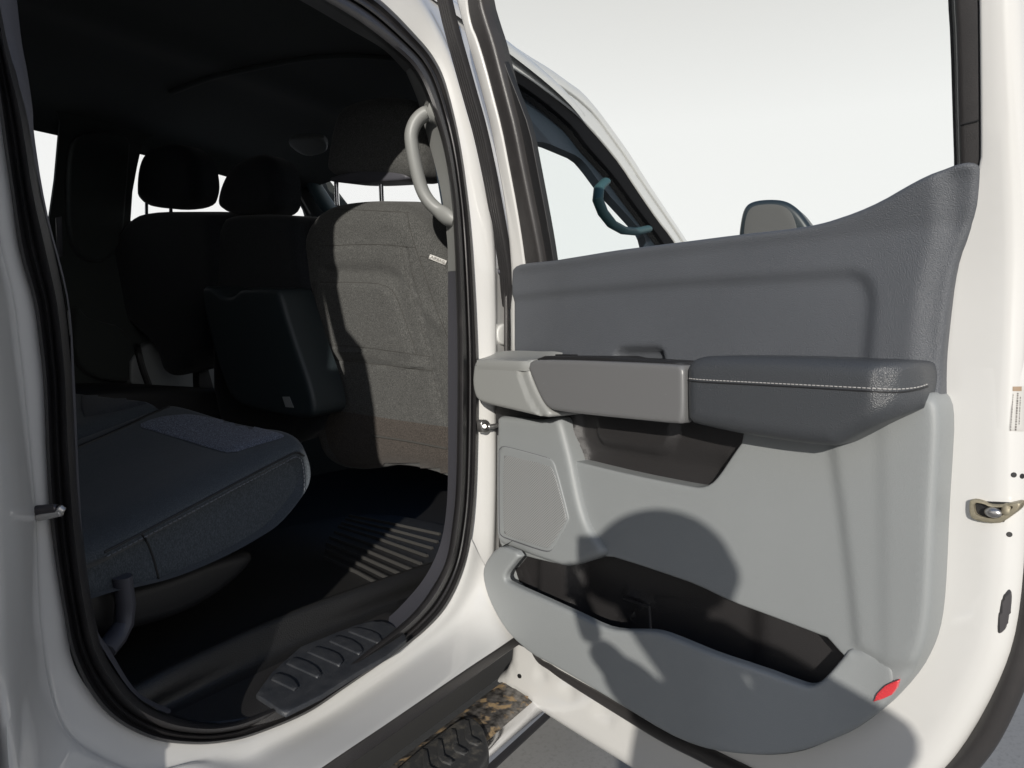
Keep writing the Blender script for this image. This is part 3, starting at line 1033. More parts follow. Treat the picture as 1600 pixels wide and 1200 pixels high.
# seat mounting floor, rim of the floor liner
rim = []
for t, z, yy in ((0, 0.622, 0.93), (1, 0.626, 1.03), (2, 0.655, 1.04), (3, 0.676, 1.052), (4, 0.676, 1.068), (5, 0.642, 1.085)):
    rim.append([Vector((x, yy + (0.012 * math.sin(x * 9) if t > 1 else 0) + max(0, (x - 1.2)) * -0.25, z + (0.06 if x < 0.52 and t > 1 else 0) * (1 if x > 0.3 else 1))) for x in (0.2, 0.40, 0.50, 0.56, 0.65, 0.8, 0.95, 1.1, 1.25, 1.38)])
FL = loft('sill_trim', MATRIM, rim, truck, nu=60, nv=3, label='grained black sill lining inside the door opening')

# floor mat: a thing of its own ---------------------------------------------------------------
mat = empty('floor_mat', (1.2, 1.3, 0.64))
mat['label'] = 'black ribbed rubber floor mat lying behind the passenger seat'
mat['category'] = 'floor mat'
ZF = 0.640
MPn = Plane((0, 0, ZF), (1, 0, 0), (0, 1, 0), (0, 0, 1))
MB = relief('mat_base', MAT, MPn, [(0.45, 1.06), (1.25, 1.06), (1.62, 1.10), (1.72, 1.3), (1.72, 1.72), (0.45, 1.72)], uvs=True, off=0, depth=0.01, r=0.006, step=0.05, parent=mat)
ribs = [((610, 818), (688, 834)), ((604, 826), (684, 846)), ((597, 834), (676, 856)), ((590, 842), (668, 868)), ((582, 852), (658, 880)), ((574, 862), (650, 892)), ((567, 872), (640, 902)),
        ((560, 882), (626, 912)), ((553, 893), (612, 922)), ((546, 904), (600, 934)), ((538, 916), (590, 948)), ((530, 928), (576, 958))]
for (a, b) in ribs[:9]:
    p, q = at_z(a[0], a[1], ZF + .004), at_z(b[0], b[1], ZF + .004)
    p = p + (p - q) * 0.9
    V, F = sweep([p, p.lerp(q, .5) + Vector((0.006, 0, 0)), q], [(-0.0048, -0.004), (-0.0028, 0.003), (0.0028, 0.003), (0.0048, -0.004)], (0, 0, 1))
    new_obj('rib', V, F, RIB, mat)

# rear seat ---------------------------------------------------------------------------------------
seat_prof_side = [(163, 866), (190, 852), (220, 837), (265, 813), (310, 789), (355, 765), (400, 741), (435, 722), (458, 711), (470, 707)]
Y0 = 1.115
SP = side_plane(Y0)
top = [SP.uv(x, y) for x, y in seat_prof_side]
x_f, z_f = SP.uv(480, 700)
bot = [SP.uv(x, y) for x, y in [(476, 770), (440, 815), (400, 843), (350, 870), (300, 892), (260, 906), (215, 917), (172, 926)]]
def seat_ring(y, dz, dxf, k=1.0):
    """profile of the cushion in a plane across the truck"""
    R = []
    R.append(Vector((-0.1, y, top[0][1] - 0.10 + dz)))
    for (u, v) in top:
        R.append(Vector((u + dxf * max(0, (u - top[0][0])) / (x_f - top[0][0]), y, v + dz)))
    R.append(Vector((x_f + dxf, y, top[-1][1] - 0.015 + dz * .9)))
    R.append(Vector((x_f + 0.008 + dxf, y, top[-1][1] - 0.05 + dz * .6)))
    for (u, v) in bot:
        R.append(Vector((u + dxf * .8, y, v)))
    R.append(Vector((-0.1, y, bot[-1][1] - 0.02)))
    return R
sec = [(Y0 + 0.02, -0.02, -0.02), (Y0 + 0.002, -0.006, -0.004), (Y0, 0.0, 0.0), (Y0 + 0.004, 0.012, 0.0), (Y0 + 0.03, 0.028, 0.01), (Y0 + 0.08, 0.036, 0.02), (Y0 + 0.16, 0.036, 0.03),
       (Y0 + 0.28, 0.042, 0.04), (Y0 + 0.40, 0.062, 0.03), (Y0 + 0.46, 0.07, 0.02), (Y0 + 0.485, 0.062, 0.015), (Y0 + 0.495, 0.04, 0.01),
       (Y0 + 0.505, 0.058, 0.01), (Y0 + 0.54, 0.078, 0.0), (Y0 + 0.70, 0.085, -0.02), (Y0 + 1.0, 0.09, -0.02), (Y0 + 1.3, 0.08, -0.02)]
ringsV = [seat_ring(*s_) for s_ in sec]
CU = loft('rear_seat', REARFAB, ringsV, truck, nu=90, nv=3, sharp=80, label='dark rear bench cushion with denim blue inserts and pale stitched seam')
# end cap of the side
n_ = 90
capr = cr(ringsV[0], 90)
SSD = new_obj('seat_side', capr, [tuple(range(90))], REARFAB, CU, smooth=False)
cub = bvh_of(CU, SSD)
patch('seat_insert', INSERT, cub, [(213, 666), (243, 653), (282, 648), (300, 648), (345, 656), (400, 668), (432, 676), (446, 681), (440, 686), (400, 697), (362, 710), (330, 702), (280, 686), (240, 674)], 0.004, 5, CU, 1, edge=0.0015, label='denim blue cushion insert nearest the door')
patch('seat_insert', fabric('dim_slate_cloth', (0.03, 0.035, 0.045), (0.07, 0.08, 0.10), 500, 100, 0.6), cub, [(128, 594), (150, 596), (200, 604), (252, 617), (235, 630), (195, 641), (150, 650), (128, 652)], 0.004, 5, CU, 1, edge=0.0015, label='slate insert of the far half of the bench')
seam('piping', BLACK, cub, [(163, 863), (220, 834), (310, 786), (400, 738), (452, 711), (464, 706), (474, 712)], 0.0022, 0, CU, smooth=1)
stitches('stitching', CHARTHREAD, cub, [(165, 868), (220, 840), (310, 792), (400, 744), (452, 716), (464, 711), (472, 718), (476, 745), (476, 770)], length=0.006, gap=0.003, rad=0.0011, lift=0.003, parent=CU, smooth=1)
seam('seat_seam', BLACK, cub, [(222, 835), (232, 850), (242, 880), (248, 905)], 0.002, 0, CU)
seam('seat_seam', BLACK, cub, [(120, 700), (190, 670), (240, 645), (285, 628)], 0.004, 0, CU)

# seat stand under the cushion
tube('seat_stand', KICK, [at_y(190, 900, 1.13), at_y(196, 945, 1.13), at_y(193, 975, 1.13), at_y(178, 1000, 1.12), at_y(160, 1020, 1.10)], 0.014, 0.02, (0, -1, 0), truck, label='grey bent seat stand')
relief('seat_base_cover', BLACK, side_plane(1.17), [(130, 900), (175, 925), (260, 905), (350, 870), (410, 860), (380, 905), (300, 960), (200, 990), (130, 1000)], depth=0.3, r=0.02, step=0.03, parent=truck)
bev = bevel_box('seat_backrest', REARFAB, (0.16, 1.35, 0.75), (0.06, 1.72, 1.30), bev=0.05, parent=truck, label='rear seat backrest hidden behind the pillar')

# front passenger seat ---------------------------------------------------------------------------
PS = back_plane(1.44, 9.0, 0, 1.10)
ps = empty('x', (0, 0, 0))
bpy.data.objects.remove(ps)
SB = relief('front_passenger_seat', FRONTFAB, PS, [(458, 420), (464, 368), (480, 337), (506, 320), (555, 314), (600, 314), (618, 318), (640, 333), (660, 357), (682, 388), (704, 430), (718, 490), (730, 570), (738, 700), (736, 775),
            (700, 756), (660, 741), (612, 733), (590, 738), (540, 742), (505, 728), (484, 680), (470, 600), (460, 500)],
            off=0, depth=0.09, r=0.055, step=0.011, parent=truck, rnd=2,
            feats=[([(515, 384), (655, 388)], -0.004, 0.006, 1),
                   ([(495, 384), (640, 384), (652, 440), (672, 520), (690, 640), (700, 720), (500, 720), (470, 560), (480, 440)], 0.006, 0.02),
                   ([(500, 441), (596, 443), (614, 452), (626, 475), (640, 520), (652, 560), (505, 545), (492, 500)], 0.014, 0.010),
                   ([(510, 424), (600, 426), (622, 436)], -0.012, 0.028, 1),
                   ([(632, 388), (636, 420), (645, 452), (657, 485), (664, 520), (672, 560), (680, 600), (692, 650)], -0.012, 0.013, 1),
                   ([(655, 470), (690, 510)], 0.008, 0.03, 1),
                   ([(495, 548), (560, 552), (672, 574)], 0.010, 0.018, 1),
                   ([(500, 537), (560, 541), (672, 557)], -0.005, 0.006, 1),
                   ([(500, 560), (565, 566), (674, 579)], -0.006, 0.006, 1)],
            label='grey cloth back of the passenger seat, half sunlit')
sbt = bvh_of(SB)
DT = material('dark_seam', (0.05, 0.048, 0.044), 0.9)
for pts in ([(500, 384), (560, 382), (600, 382), (650, 387)], [(636, 333), (641, 360), (650, 390), (663, 425), (672, 455), (684, 490), (700, 528)],
            [(500, 441), (560, 441), (600, 444), (616, 456), (628, 486), (640, 520), (651, 553)], [(656, 400), (676, 404), (700, 418)],
            [(503, 326), (560, 328), (640, 332)], [(500, 538), (560, 541), (672, 557)], [(500, 560), (565, 566), (674, 579)]):
    seam('seam', DT, sbt, pts, 0.0011, -0.0002, SB, smooth=1)
for pts in ([(628, 388), (632, 420), (640, 452), (651, 482)], [(638, 388), (642, 418), (650, 448), (660, 478)], [(655, 500), (668, 545), (678, 590), (694, 660)]):
    stitches('stitching', DT, sbt, pts, 0.003, 0.002, 0.0007, 0.0, SB)
patch('skirt', CARPET, sbt, [(500, 641), (540, 643), (582, 650), (640, 659), (700, 667), (716, 670), (716, 754), (700, 750), (660, 737), (610, 729), (560, 732), (520, 718)], 0.004, 8, SB, 1, edge=0.001, label='taupe carpet skirt at the foot of the seat back')
seam('seam', DT, bvh_of(SB), [(585, 680), (640, 688), (700, 700)], 0.003, 0.006, SB)
# airbag tag
TG = Plane(on_surf(sbt, 684, 407, 0.006)[0], (0.55, -0.75, -0.36), (0.1, -0.4, 0.9))
TAG = relief('airbag_tag', LABEL, TG, [(-0.022, -0.006), (0.022, -0.006), (0.022, 0.006), (-0.022, 0.006)], uvs=True, off=0, depth=0.0015, r=0.0005, rnd=0, step=0.01, parent=SB)
fc = bpy.data.curves.new('airbag_lettering', 'FONT')
fc.body = 'AIRBAG'
fc.size = 0.0105
fc.align_x = 'CENTER'
fc.align_y = 'CENTER'
fc.extrude = 0.0002
fo = bpy.data.objects.new('airbag_lettering', fc)
COL.objects.link(fo)
fo.data.materials.append(INK)
mm = Matrix((TG.a, TG.b, TG.n)).transposed().to_4x4()
mm.translation = TG.o + TG.n * 0.0008
fo.matrix_world = mm
me_ = bpy.data.meshes.new_from_object(fo)
bpy.data.objects.remove(fo)
fo = bpy.data.objects.new('airbag_lettering', me_)
COL.objects.link(fo)
fo.matrix_world = mm
fo.parent = SB
# headrest
HRP = back_plane(1.36, 6, 0, 1.7)
HR = relief('headrest', FRONTFAB, HRP, [(500, 272), (503, 238), (512, 190), (522, 165), (545, 154), (585, 147), (615, 148), (638, 156), (650, 180), (654, 230), (654, 262), (648, 277), (632, 283), (600, 278), (545, 277)],
            off=0, depth=0.07, r=0.045, step=0.012, parent=SB, rnd=2)
relief('headrest_base', KICK, back_plane(1.375, 6, 0, 1.7), [(505, 279), (560, 264), (590, 260), (612, 261), (632, 270), (640, 281), (600, 284), (560, 286), (520, 285)], off=0.004, depth=0.10, r=0.008, step=0.015, parent=SB)
for (x0, x1) in ((525, 527), (595, 597)):
    cyl_between('headrest_post', CHROME, back_plane(1.42).p(x0, 276), back_plane(1.43).p(x1, 322), 0.0065, SB)

# centre and driver seats
CS = relief('centre_seat', SHADEFAB, back_plane(1.40, 6, 0, 1.1), [(338, 344), (360, 335), (440, 334), (460, 344), (474, 420), (496, 560), (505, 700), (330, 700), (326, 450)], off=0, depth=0.14, r=0.03, step=0.02, parent=truck, label='narrow shade-darkened centre seat of the front row')
relief('fold_down_console', material('slate_console', (0.022, 0.030, 0.034), 0.5, bump=0.4, bscale=600), back_plane(1.28, 4, 0, 1.1), [(312, 448), (328, 447), (338, 455), (346, 462), (362, 463), (370, 455), (378, 450), (428, 450), (437, 457), (446, 490), (462, 540), (480, 590), (492, 636), (488, 652), (470, 655),
       (440, 650), (400, 642), (360, 630), (335, 560), (318, 490)], off=0, depth=0.10, r=0.015, step=0.015, parent=truck, label='dark back of the folded centre console')
relief('console_patch', GREY, back_plane(1.276, 4, 0, 1.1), [(441, 620), (452, 620), (459, 637), (446, 636)], off=0, depth=0.001, r=0.0, rnd=0, step=0.02, parent=truck)  # small pale grey patch on the console back
relief('headrest', SHADEFAB, back_plane(1.40, 4, 0, 1.7), [(332, 330), (334, 300), (345, 270), (362, 250), (385, 240), (400, 238), (418, 246), (430, 266), (434, 300), (430, 332), (390, 338)], off=0, depth=0.05, r=0.04, step=0.02, parent=CS)
DS = relief('driver_seat', SHADEFAB, back_plane(1.40, 9, 0, 1.1), [(170, 380), (190, 345), (215, 331), (300, 331), (330, 340), (338, 400), (334, 500), (325, 545), (295, 560), (285, 585), (262, 592), (248, 580), (240, 545), (200, 510), (172, 480)], off=0, depth=0.14, r=0.04, step=0.02, parent=truck, label='shade-darkened driver seat back on the far side')
relief('headrest', SHADEFAB, back_plane(1.40, 4, 0, 1.8), [(208, 318), (207, 280), (212, 250), (222, 232), (245, 222), (266, 222), (286, 232), (299, 250), (305, 280), (304, 300), (296, 320), (250, 326)], off=0, depth=0.05, r=0.04, step=0.02, parent=DS)
for x_ in (229, 267):
    cyl_between('headrest_post', CHROME, back_plane(1.44).p(x_, 312), back_plane(1.45).p(x_, 336), 0.006, DS)
for P in ([(268, 590), (300, 600), (310, 680), (262, 680)], [(310, 530), (330, 560), (345, 640), (300, 640)], [(235, 560), (245, 600), (260, 640), (205, 640), (200, 600)]):
    pass
relief('seat_frame', BLACK, side_plane(2.25), [(313, 520), (322, 560), (340, 625), (312, 625), (310, 575)], depth=0.03, r=0.005, step=0.03, parent=DS)
relief('seat_frame', BLACK, side_plane(2.0), [(110, 604), (380, 604), (480, 650), (480, 720), (110, 660)], depth=0.3, r=0.03, step=0.05, parent=DS)

# ------------------------------------------------------------------ the open rear door
SHELL = relief('rear_door', PAINT, DOOR,
    [(786, 398), (789, 545), (789, 700), (794, 990), (790, 1040), (760, 1065), (800, 1092), (860, 1133), (940, 1184), (1020, 1234), (1100, 1275), (1200, 1300),
     (1300, 1300), (1390, 1275), (1460, 1225), (1490, 1186), (1530, 1121), (1560, 1061), (1577, 1016), (1590, 950), (1597, 880), (1603, 700), (1604, 500), (1600, 240), (1532, 260), (1530, 400), (1480, 430), (1000, 450), (900, 450)],
    off=-0.02, depth=0.07, r=0.035, rnd=1, step=0.012, parent=truck, label='open rear door with grey lining, leather-look armrest and map pocket', sharp=60,
    feats=[([(842, 1045), (856, 1052), (850, 1062), (835, 1058)], -0.004, 0.008), ([(885, 1062), (905, 1075), (892, 1090), (872, 1078)], -0.005, 0.01),
           ([(940, 1095), (965, 1108), (950, 1130), (925, 1115)], -0.004, 0.01), ([(803, 1080), (860, 1112), (940, 1162), (1020, 1210), (1100, 1250)], -0.004, 0.004, 1),
           ([(806, 1005), (802, 1050), (798, 1066)], -0.003, 0.004, 1),
           ([(1440, 430), (1480, 330), (1520, 300)], 0.0, 0.01, 1)])
# outer skin of the door behind the shell
relief('door_skin', PAINT, DOOR, [(742, 420), (748, 700), (752, 1050), (740, 1075), (800, 1130), (900, 1200), (1000, 1262), (1100, 1310), (1250, 1345), (1400, 1330), (1500, 1280), (1580, 1200), (1640, 1090), (1670, 950), (1680, 800), (1690, 500), (1690, 330), (1300, 340)],
       off=-0.105, depth=0.012, r=0.008, rnd=1, step=0.05, parent=SHELL) if False else None
skin_uv = [(-0.02, 0.11), (-0.02, -0.60), (0.86, -0.60), (0.90, -0.55), (0.985, -0.30), (0.995, 0.0), (0.97, 0.13), (0.70, 0.12)]
relief('door_skin', PAINT, DOOR, skin_uv, uvs=True, off=-0.09, depth=0.015, r=0.01, rnd=1, step=0.04, parent=SHELL)
# door perimeter weatherstrip
dp = [(791, 390, -.02), (791, 545, -.02), (791, 700, -.02), (800, 900, -.02), (835, 1020, -.018), (862, 1044, -.018), (900, 1068, -.018), (965, 1106, -.018), (1030, 1143, -.018), (1090, 1172, -.018), (1150, 1202, -.018), (1230, 1238, -.02), (1320, 1258, -.03), (1410, 1248, -.04),
      (1478, 1218, -.05), (1530, 1165, -.055), (1568, 1095, -.055), (1596, 1020, -.055), (1610, 950, -.055), (1620, 800, -.055), (1622, 600, -.055), (1616, 400, -.055), (1607, 240, -.055), (1600, 60, -.055), (1596, -80, -.055)]
pth = cr([DOOR.p(x, y, o_) for x, y, o_ in dp], 160)
V, F = [], []
k = 12
rads = [0.0055 if i < 28 else min(0.0055 + (i - 28) * 0.00035, 0.0155) for i in range(160)]
vv, ff = sweep(pth, circle_prof(1, 1, k), tuple(DOOR.n))
for i in range(160):
    for j in range(k):
        vv[i * k + j] = pth[i] + (vv[i * k + j] - pth[i]) * rads[i]
new_obj('door_weatherstrip', vv, ff, SEAL2, SHELL)
# small details of the shell
relief('drain_hole', BLACK, DOOR, [(809, 1053), (813, 1053), (815, 1057), (814, 1060), (810, 1060), (808, 1056)], off=-0.0195, depth=0.002, r=0, rnd=1, step=0.004, parent=SHELL)
relief('paint_mark', TAN, DOOR, [(818, 1087), (825, 1088), (824, 1096), (816, 1094)], off=-0.0195, depth=0.001, r=0, rnd=0, step=0.004, parent=SHELL)

# window frame
FO = [(700, -55), (701, -30), (707, 0), (719, 45), (734, 100), (748, 150), (761, 200), (773, 262), (784, 325), (792, 400), (796, 470), (1200, 640), (1480, 800), (1606, 800), (1606, 600), (1602, 380), (1597, 240), (1592, 120), (1587, 0), (1585, -150), (1600, -420), (1560, -560), (1480, -590), (1200, -420), (900, -215), (760, -120), (715, -90)]
HO = [(728, -20), (729, 12), (735, 41), (743, 58), (756, 100), (769, 150), (782, 200), (794, 262), (806, 325), (814, 375), (819, 412), (824, 450), (1200, 480), (1440, 400), (1485, 330), (1518, 275), (1531, 260), (1531, 200), (1529, 0), (1526, -200), (1500, -430), (1420, -440), (1150, -270), (900, -130), (775, -62), (738, -45)]
sT = math.sin(TL)
WF = relief('window_frame', PAINT, DOORUP, FO, off=0.0, depth=0.05, r=0.022, hfun=lambda u, v: 0.008 * np.log1p(np.exp(np.clip((v * sT + 0.02) / 0.008, -30, 30))) - 0.0195 - v * sT, hole_r=0.004, rnd=1, step=0.014, holes=[HO], parent=SHELL, sharp=60)
HI = [(748, -20), (750, 5), (759, 35), (769, 65), (778, 100), (791, 150), (804, 200), (816, 262), (829, 325), (839, 375), (846, 415), (852, 460), (1200, 470), (1430, 390), (1472, 322), (1493, 280), (1495, 258), (1493, 200), (1490, 60), (1486, 0), (1480, -180), (1455, -380), (1400, -400), (1150, -240), (900, -105), (790, -45), (757, -32)]
relief('glass_run_channel', SEAL2, DOORUP, [(x - 1, y) for x, y in HO[:12]] + [(x, y + 4) for x, y in HO[12:]], off=-0.004, depth=0.03, r=0.002, hole_r=0.010, rnd=1, step=0.010, holes=[HI], parent=SHELL, sharp=60)
HJ = [(757, -20), (759, 5), (768, 35), (778, 65), (788, 100), (808, 150), (827, 200), (839, 262), (851, 325), (860, 375), (866, 415), (870, 460), (1200, 470), (1426, 386), (1468, 318), (1489, 278), (1490, 258), (1488, 200), (1484, 60), (1480, 0), (1474, -180), (1448, -375), (1400, -392), (1150, -235), (900, -100), (800, -42), (768, -30)]
relief('inner_glass_seal', BLACK, DOORUP, [(x - 2, y) for x, y in HI[:12]] + [(x, y + 4) for x, y in HI[12:]], off=-0.022, depth=0.012, r=0.001, hole_r=0.002, rnd=1, step=0.014, holes=[HJ], parent=SHELL)
relief('window_glass', GLASS, DOORUP, [(x - 6, y - 4) for x, y in HJ[:12]] + [(1200, 475), (1440, 385), (1500, 280), (1500, 250), (1497, 0), (1490, -190), (1460, -390), (1400, -405), (1150, -250), (900, -115), (780, -50)], off=-0.030, depth=0.0, r=0, rnd=0, step=0.3, parent=SHELL)
relief('channel_joint', BLACK, DOORUP, [(1501, 193), (1528, 187), (1528, 189), (1501, 195)], off=-0.0015, depth=0.003, r=0, rnd=0, step=0.02, parent=SHELL)
# ribbed seal along the hinge side of the window frame
def ribbed(name, cpts, w, ribs_, off, mat, plane, parent):
    P = cr([plane.p(x, y, off) for x, y in cpts], 60)
    prof_ = []
    for i in range(ribs_):
        a = -w / 2 + w * i / ribs_
        d = w / ribs_
        prof_ += [(a, 0.0), (a + d * .2, 0.004), (a + d * .6, 0.004), (a + d * .8, 0.0)]
    prof_ += [(w / 2, 0), (w / 2, -0.012), (-w / 2, -0.012)]
    V, F = sweep(P, prof_, tuple(plane.n))
    return new_obj(name, V, F, mat, parent, sharp=30)
ribbed('ribbed_side_seal', [(680, -60), (692, 0), (704, 50), (718, 100), (732, 150), (746, 200), (760, 262), (772, 325), (781, 375), (789, 430), (792, 480)], 0.036, 5, -0.004, SEAL, DOORUP, SHELL)

# upper lining
UP_O = [(796, 560), (796, 470), (796, 430), (800, 417), (815, 411), (860, 407), (900, 401), (960, 391), (1000, 386), (1070, 377), (1155, 366), (1220, 359), (1262, 353), (1285, 348), (1300, 344), (1340, 331), (1380, 314), (1420, 292), (1450, 277), (1490, 261), (1508, 256), (1520, 255), (1528, 257), (1532, 266),
        (1528, 295), (1522, 328), (1507, 366), (1491, 400), (1481, 440), (1475, 480), (1470, 520), (1466, 560), (1465, 600), (1466, 632), (1400, 620), (1100, 600), (800, 590)]
EMB = [(700, 590), (700, 475), (900, 455), (1000, 447), (1080, 441), (1180, 436), (1280, 430), (1325, 427), (1345, 432), (1357, 447), (1361, 470), (1357, 520), (1352, 575)]
NOTCH = [(961, 575), (958, 556), (966, 547), (980, 546), (1020, 546), (1029, 549), (1031, 560), (1031, 575)]
UPN = relief('upper_door_lining', DARKPANEL, DOOR, UP_O, off=0.012, depth=0.035, r=0.010, rnd=1, step=0.008, parent=SHELL, sharp=60,
       feats=[(EMB, -0.007, 0.010), (NOTCH, -0.020, 0.006),
              ([(1480, 270), (1470, 370), (1448, 450), (1440, 520), (1438, 600), (1600, 640), (1600, 240)], -0.010, 0.014),
              ([(796, 400), (870, 400), (850, 600), (796, 600)], -0.005, 0.05)],
       hfun=lambda u, v: 0.25 * np.maximum(0, v - 0.15))

# lower lining with map pocket
LOW = [(774, 636), (774, 700), (774, 800), (775, 843), (778, 852), (768, 863), (757, 879), (753, 893), (755, 912), (763, 938), (778, 968), (797, 995), (830, 1024), (860, 1039), (900, 1062), (975, 1107), (1040, 1147), (1085, 1167), (1150, 1181), (1200, 1184),
       (1247, 1178), (1290, 1162), (1330, 1145), (1365, 1121), (1395, 1091), (1420, 1060), (1436, 1030), (1447, 1000), (1454, 960), (1458, 900), (1462, 800), (1467, 720), (1470, 660), (1466, 627), (1450, 610), (1100, 600), (790, 610)]
POCK = [(812, 867), (800, 882), (789, 896), (787, 905), (792, 911), (850, 937), (900, 960), (940, 980), (965, 986), (1000, 986), (1022, 987), (1045, 994), (1100, 1017), (1180, 1046), (1245, 1071), (1262, 1075), (1276, 1070), (1288, 1058), (1326, 1010),
        (1200, 962), (1140, 940), (1090, 915), (1050, 901), (1000, 884), (945, 867), (915, 876), (885, 884), (850, 877)]
PULL = [(868, 640), (876, 668), (886, 700), (892, 719), (915, 725), (985, 742), (1080, 761), (1095, 762), (1110, 757), (1124, 742), (1145, 710), (1162, 686), (1160, 640), (1000, 620)]
LOW = [(774, 636), (774, 700), (774, 800), (775, 843), (790, 870), (800, 940), (850, 1000), (975, 1080), (1085, 1150), (1200, 1176)] + LOW[20:]
POCKH = [(x, y + (32 if i > 4 and i < 17 else 0)) for i, (x, y) in enumerate(POCK)]
POCKH[17] = (1300, 1080)
LOWP = relief('lower_door_lining', GREY, DOOR, LOW, off=0.030, depth=0.055, r=0.011, hole_r=0.004, rnd=1, step=0.009, parent=SHELL, sharp=60, holes=[POCKH, PULL],
       feats=[([(1300, 690), (1316, 800), (1328, 900), (1340, 1010), (1390, 1040), (1480, 1040), (1480, 600), (1300, 600)], 0.005, 0.007),
              ([(1378, 640), (1384, 1032), (1480, 1032), (1480, 600)], 0.002, 0.008)])
# the bin: a bowed front wall standing proud of the lining, fading into it at the latch end
def bin_h(x):
    k_ = min(max((x - 1090) / 290, 0), 1)
    return 0.085 - 0.052 * k_ * k_ * (3 - 2 * k_)
BINP = [(781, 853), (768, 863), (757, 879), (753, 893), (755, 912), (763, 938), (778, 968), (797, 995), (830, 1024), (860, 1039), (900, 1062), (975, 1107), (1040, 1147), (1085, 1167), (1150, 1181), (1200, 1184),
        (1247, 1178), (1290, 1162), (1330, 1144), (1362, 1122), (1385, 1099), (1398, 1075), (1396, 1045), (1384, 1029), (1350, 1018), (1328, 1011), (1308, 1036), (1288, 1059), (1276, 1070), (1262, 1075), (1245, 1071), (1180, 1046), (1100, 1017), (1045, 994),
        (1022, 987), (1000, 986), (965, 986), (940, 980), (900, 960), (850, 937), (792, 911), (787, 905), (789, 896), (800, 882), (814, 866)]
binuv = [DOOR.uv(x, y, bin_h(x)) for x, y in BINP]
ub0, ub1 = DOOR.uv(1090, 1050, 0.085)[0], DOOR.uv(1380, 1050, 0.033)[0]
BIN = relief('map_pocket_front', GREY, DOOR, binuv, uvs=True, off=0.085, depth=0.010, r=0.007, rnd=1, step=0.008, parent=SHELL, sharp=60,
             hfun=lambda u, v: -0.0535 * smooth01((u - ub0) / (ub1 - ub0)))
n_b = 20
under = [DOOR.w(u, v, bin_h(x) - 0.012) for (u, v), (x, y) in zip(binuv[:n_b], BINP[:n_b])]
under2 = [DOOR.w(u + 0.01, v + 0.02, 0.0) for (u, v) in binuv[:n_b]]
loft('map_pocket_underside', GREY, [under, under2], SHELL, nu=60, nv=1)
# map pocket interior
relief('map_pocket', LINER, DOOR, [(770, 840), (940, 850), (1090, 900), (1350, 1000), (1310, 1140), (1000, 1090), (770, 990)], off=-0.004, depth=0.01, r=0.0, rnd=0, step=0.012, parent=SHELL,
       feats=[([(845, 820), (893, 830), (893, 1000), (845, 1000)], 0.012, 0.012), ([(812, 870), (828, 925)], 0.004, 0.004, 1),
              ([(900, 850), (1180, 920), (1180, 1060), (905, 1000)], -0.014, 0.02), ([(975, 930), (1010, 946), (962, 980)], 0.010, 0.008, 1)])
pf = [DOOR.p(x, y + 45, bin_h(x) - 0.022) for x, y in [(787, 912), (850, 945), (940, 988), (1020, 995), (1100, 1026), (1262, 1082), (1330, 1060)]]
pb = [DOOR.p(x, y + 40, -0.006) for x, y in [(787, 925), (850, 962), (940, 1005), (1020, 1015), (1100, 1045), (1262, 1100), (1330, 1070)]]
loft('pocket_floor', LINER, [pf, pb], SHELL, nu=20, nv=1)
tube('pocket_divider', LINER, [DOOR.p(975, 935, 0.0), DOOR.p(1015, 949, 0.03), DOOR.p(1018, 1010, 0.05)], 0.003, 0.003, tuple(DOOR.n), SHELL, n=8)
# pull pocket behind the armrest
relief('pull_pocket', LINER, DOOR, [(850, 610), (1180, 610), (1180, 690), (1130, 775), (1080, 780), (900, 740), (870, 720)], off=-0.002, depth=0.01, r=0.0, rnd=0, step=0.010, parent=SHELL,
       feats=[([(901, 655), (916, 730)], 0.005, 0.005, 1), ([(932, 640), (937, 678), (943, 695), (1034, 711), (1048, 700), (1056, 684), (1060, 640)], 0.010, 0.004),
              ([(850, 600), (903, 600), (917, 740), (850, 740)], 0.012, 0.006), ([(930, 705), (1120, 735)], -0.01, 0.04, 1)])
# speaker pod
POD = [(775, 657), (776, 650), (800, 652), (838, 657), (852, 655), (866, 652), (873, 655), (878, 672), (884, 695), (890, 719), (896, 750), (904, 788), (914, 820), (930, 845), (944, 866), (930, 874), (912, 880), (888, 887), (868, 883), (820, 866), (779, 850), (776, 843), (775, 750)]
PODP = relief('speaker_pod', GREY, DOOR, POD, off=0.046, depth=0.03, r=0.013, rnd=1, step=0.009, parent=SHELL, sharp=60)
GRF = [(780, 703), (785, 697), (800, 700), (852, 714), (862, 718), (868, 730), (888, 806), (888, 815), (864, 857), (858, 862), (845, 860), (790, 841), (782, 836), (780, 828)]
podt = bvh_of(PODP)
relief('grille_frame', GREY, DOOR, GRF, off=0.0485, depth=0.006, r=0.0025, rnd=1, step=0.008, parent=SHELL)
seam('grille_gap', KICK, podt, GRF + [GRF[0]], 0.0009, 0.0006, SHELL, smooth=1)
GRM = bpy.data.materials.new('perforated_grille')
GRM.use_nodes = True
nt = GRM.node_tree
p_ = nt.nodes['Principled BSDF']
p_.inputs['Roughness'].default_value = 0.5
t_ = nt.nodes.new('ShaderNodeTexCoord')
mp_ = nt.nodes.new('ShaderNodeMapping')
mp_.inputs['Rotation'].default_value = (0, 0, math.atan2(-DOOR.n.x, DOOR.n.y))
nt.links.new(t_.outputs['Object'], mp_.inputs['Vector'])
sp_ = nt.nodes.new('ShaderNodeSeparateXYZ')
nt.links.new(mp_.outputs[0], sp_.inputs[0])
def wave(sock, fr):
    a = nt.nodes.new('ShaderNodeMath'); a.operation = 'MULTIPLY'; a.inputs[1].default_value = fr
    nt.links.new(sock, a.inputs[0])
    b = nt.nodes.new('ShaderNodeMath'); b.operation = 'SINE'
    nt.links.new(a.outputs[0], b.inputs[0])
    return b.outputs[0]
mu = nt.nodes.new('ShaderNodeMath'); mu.operation = 'MULTIPLY'
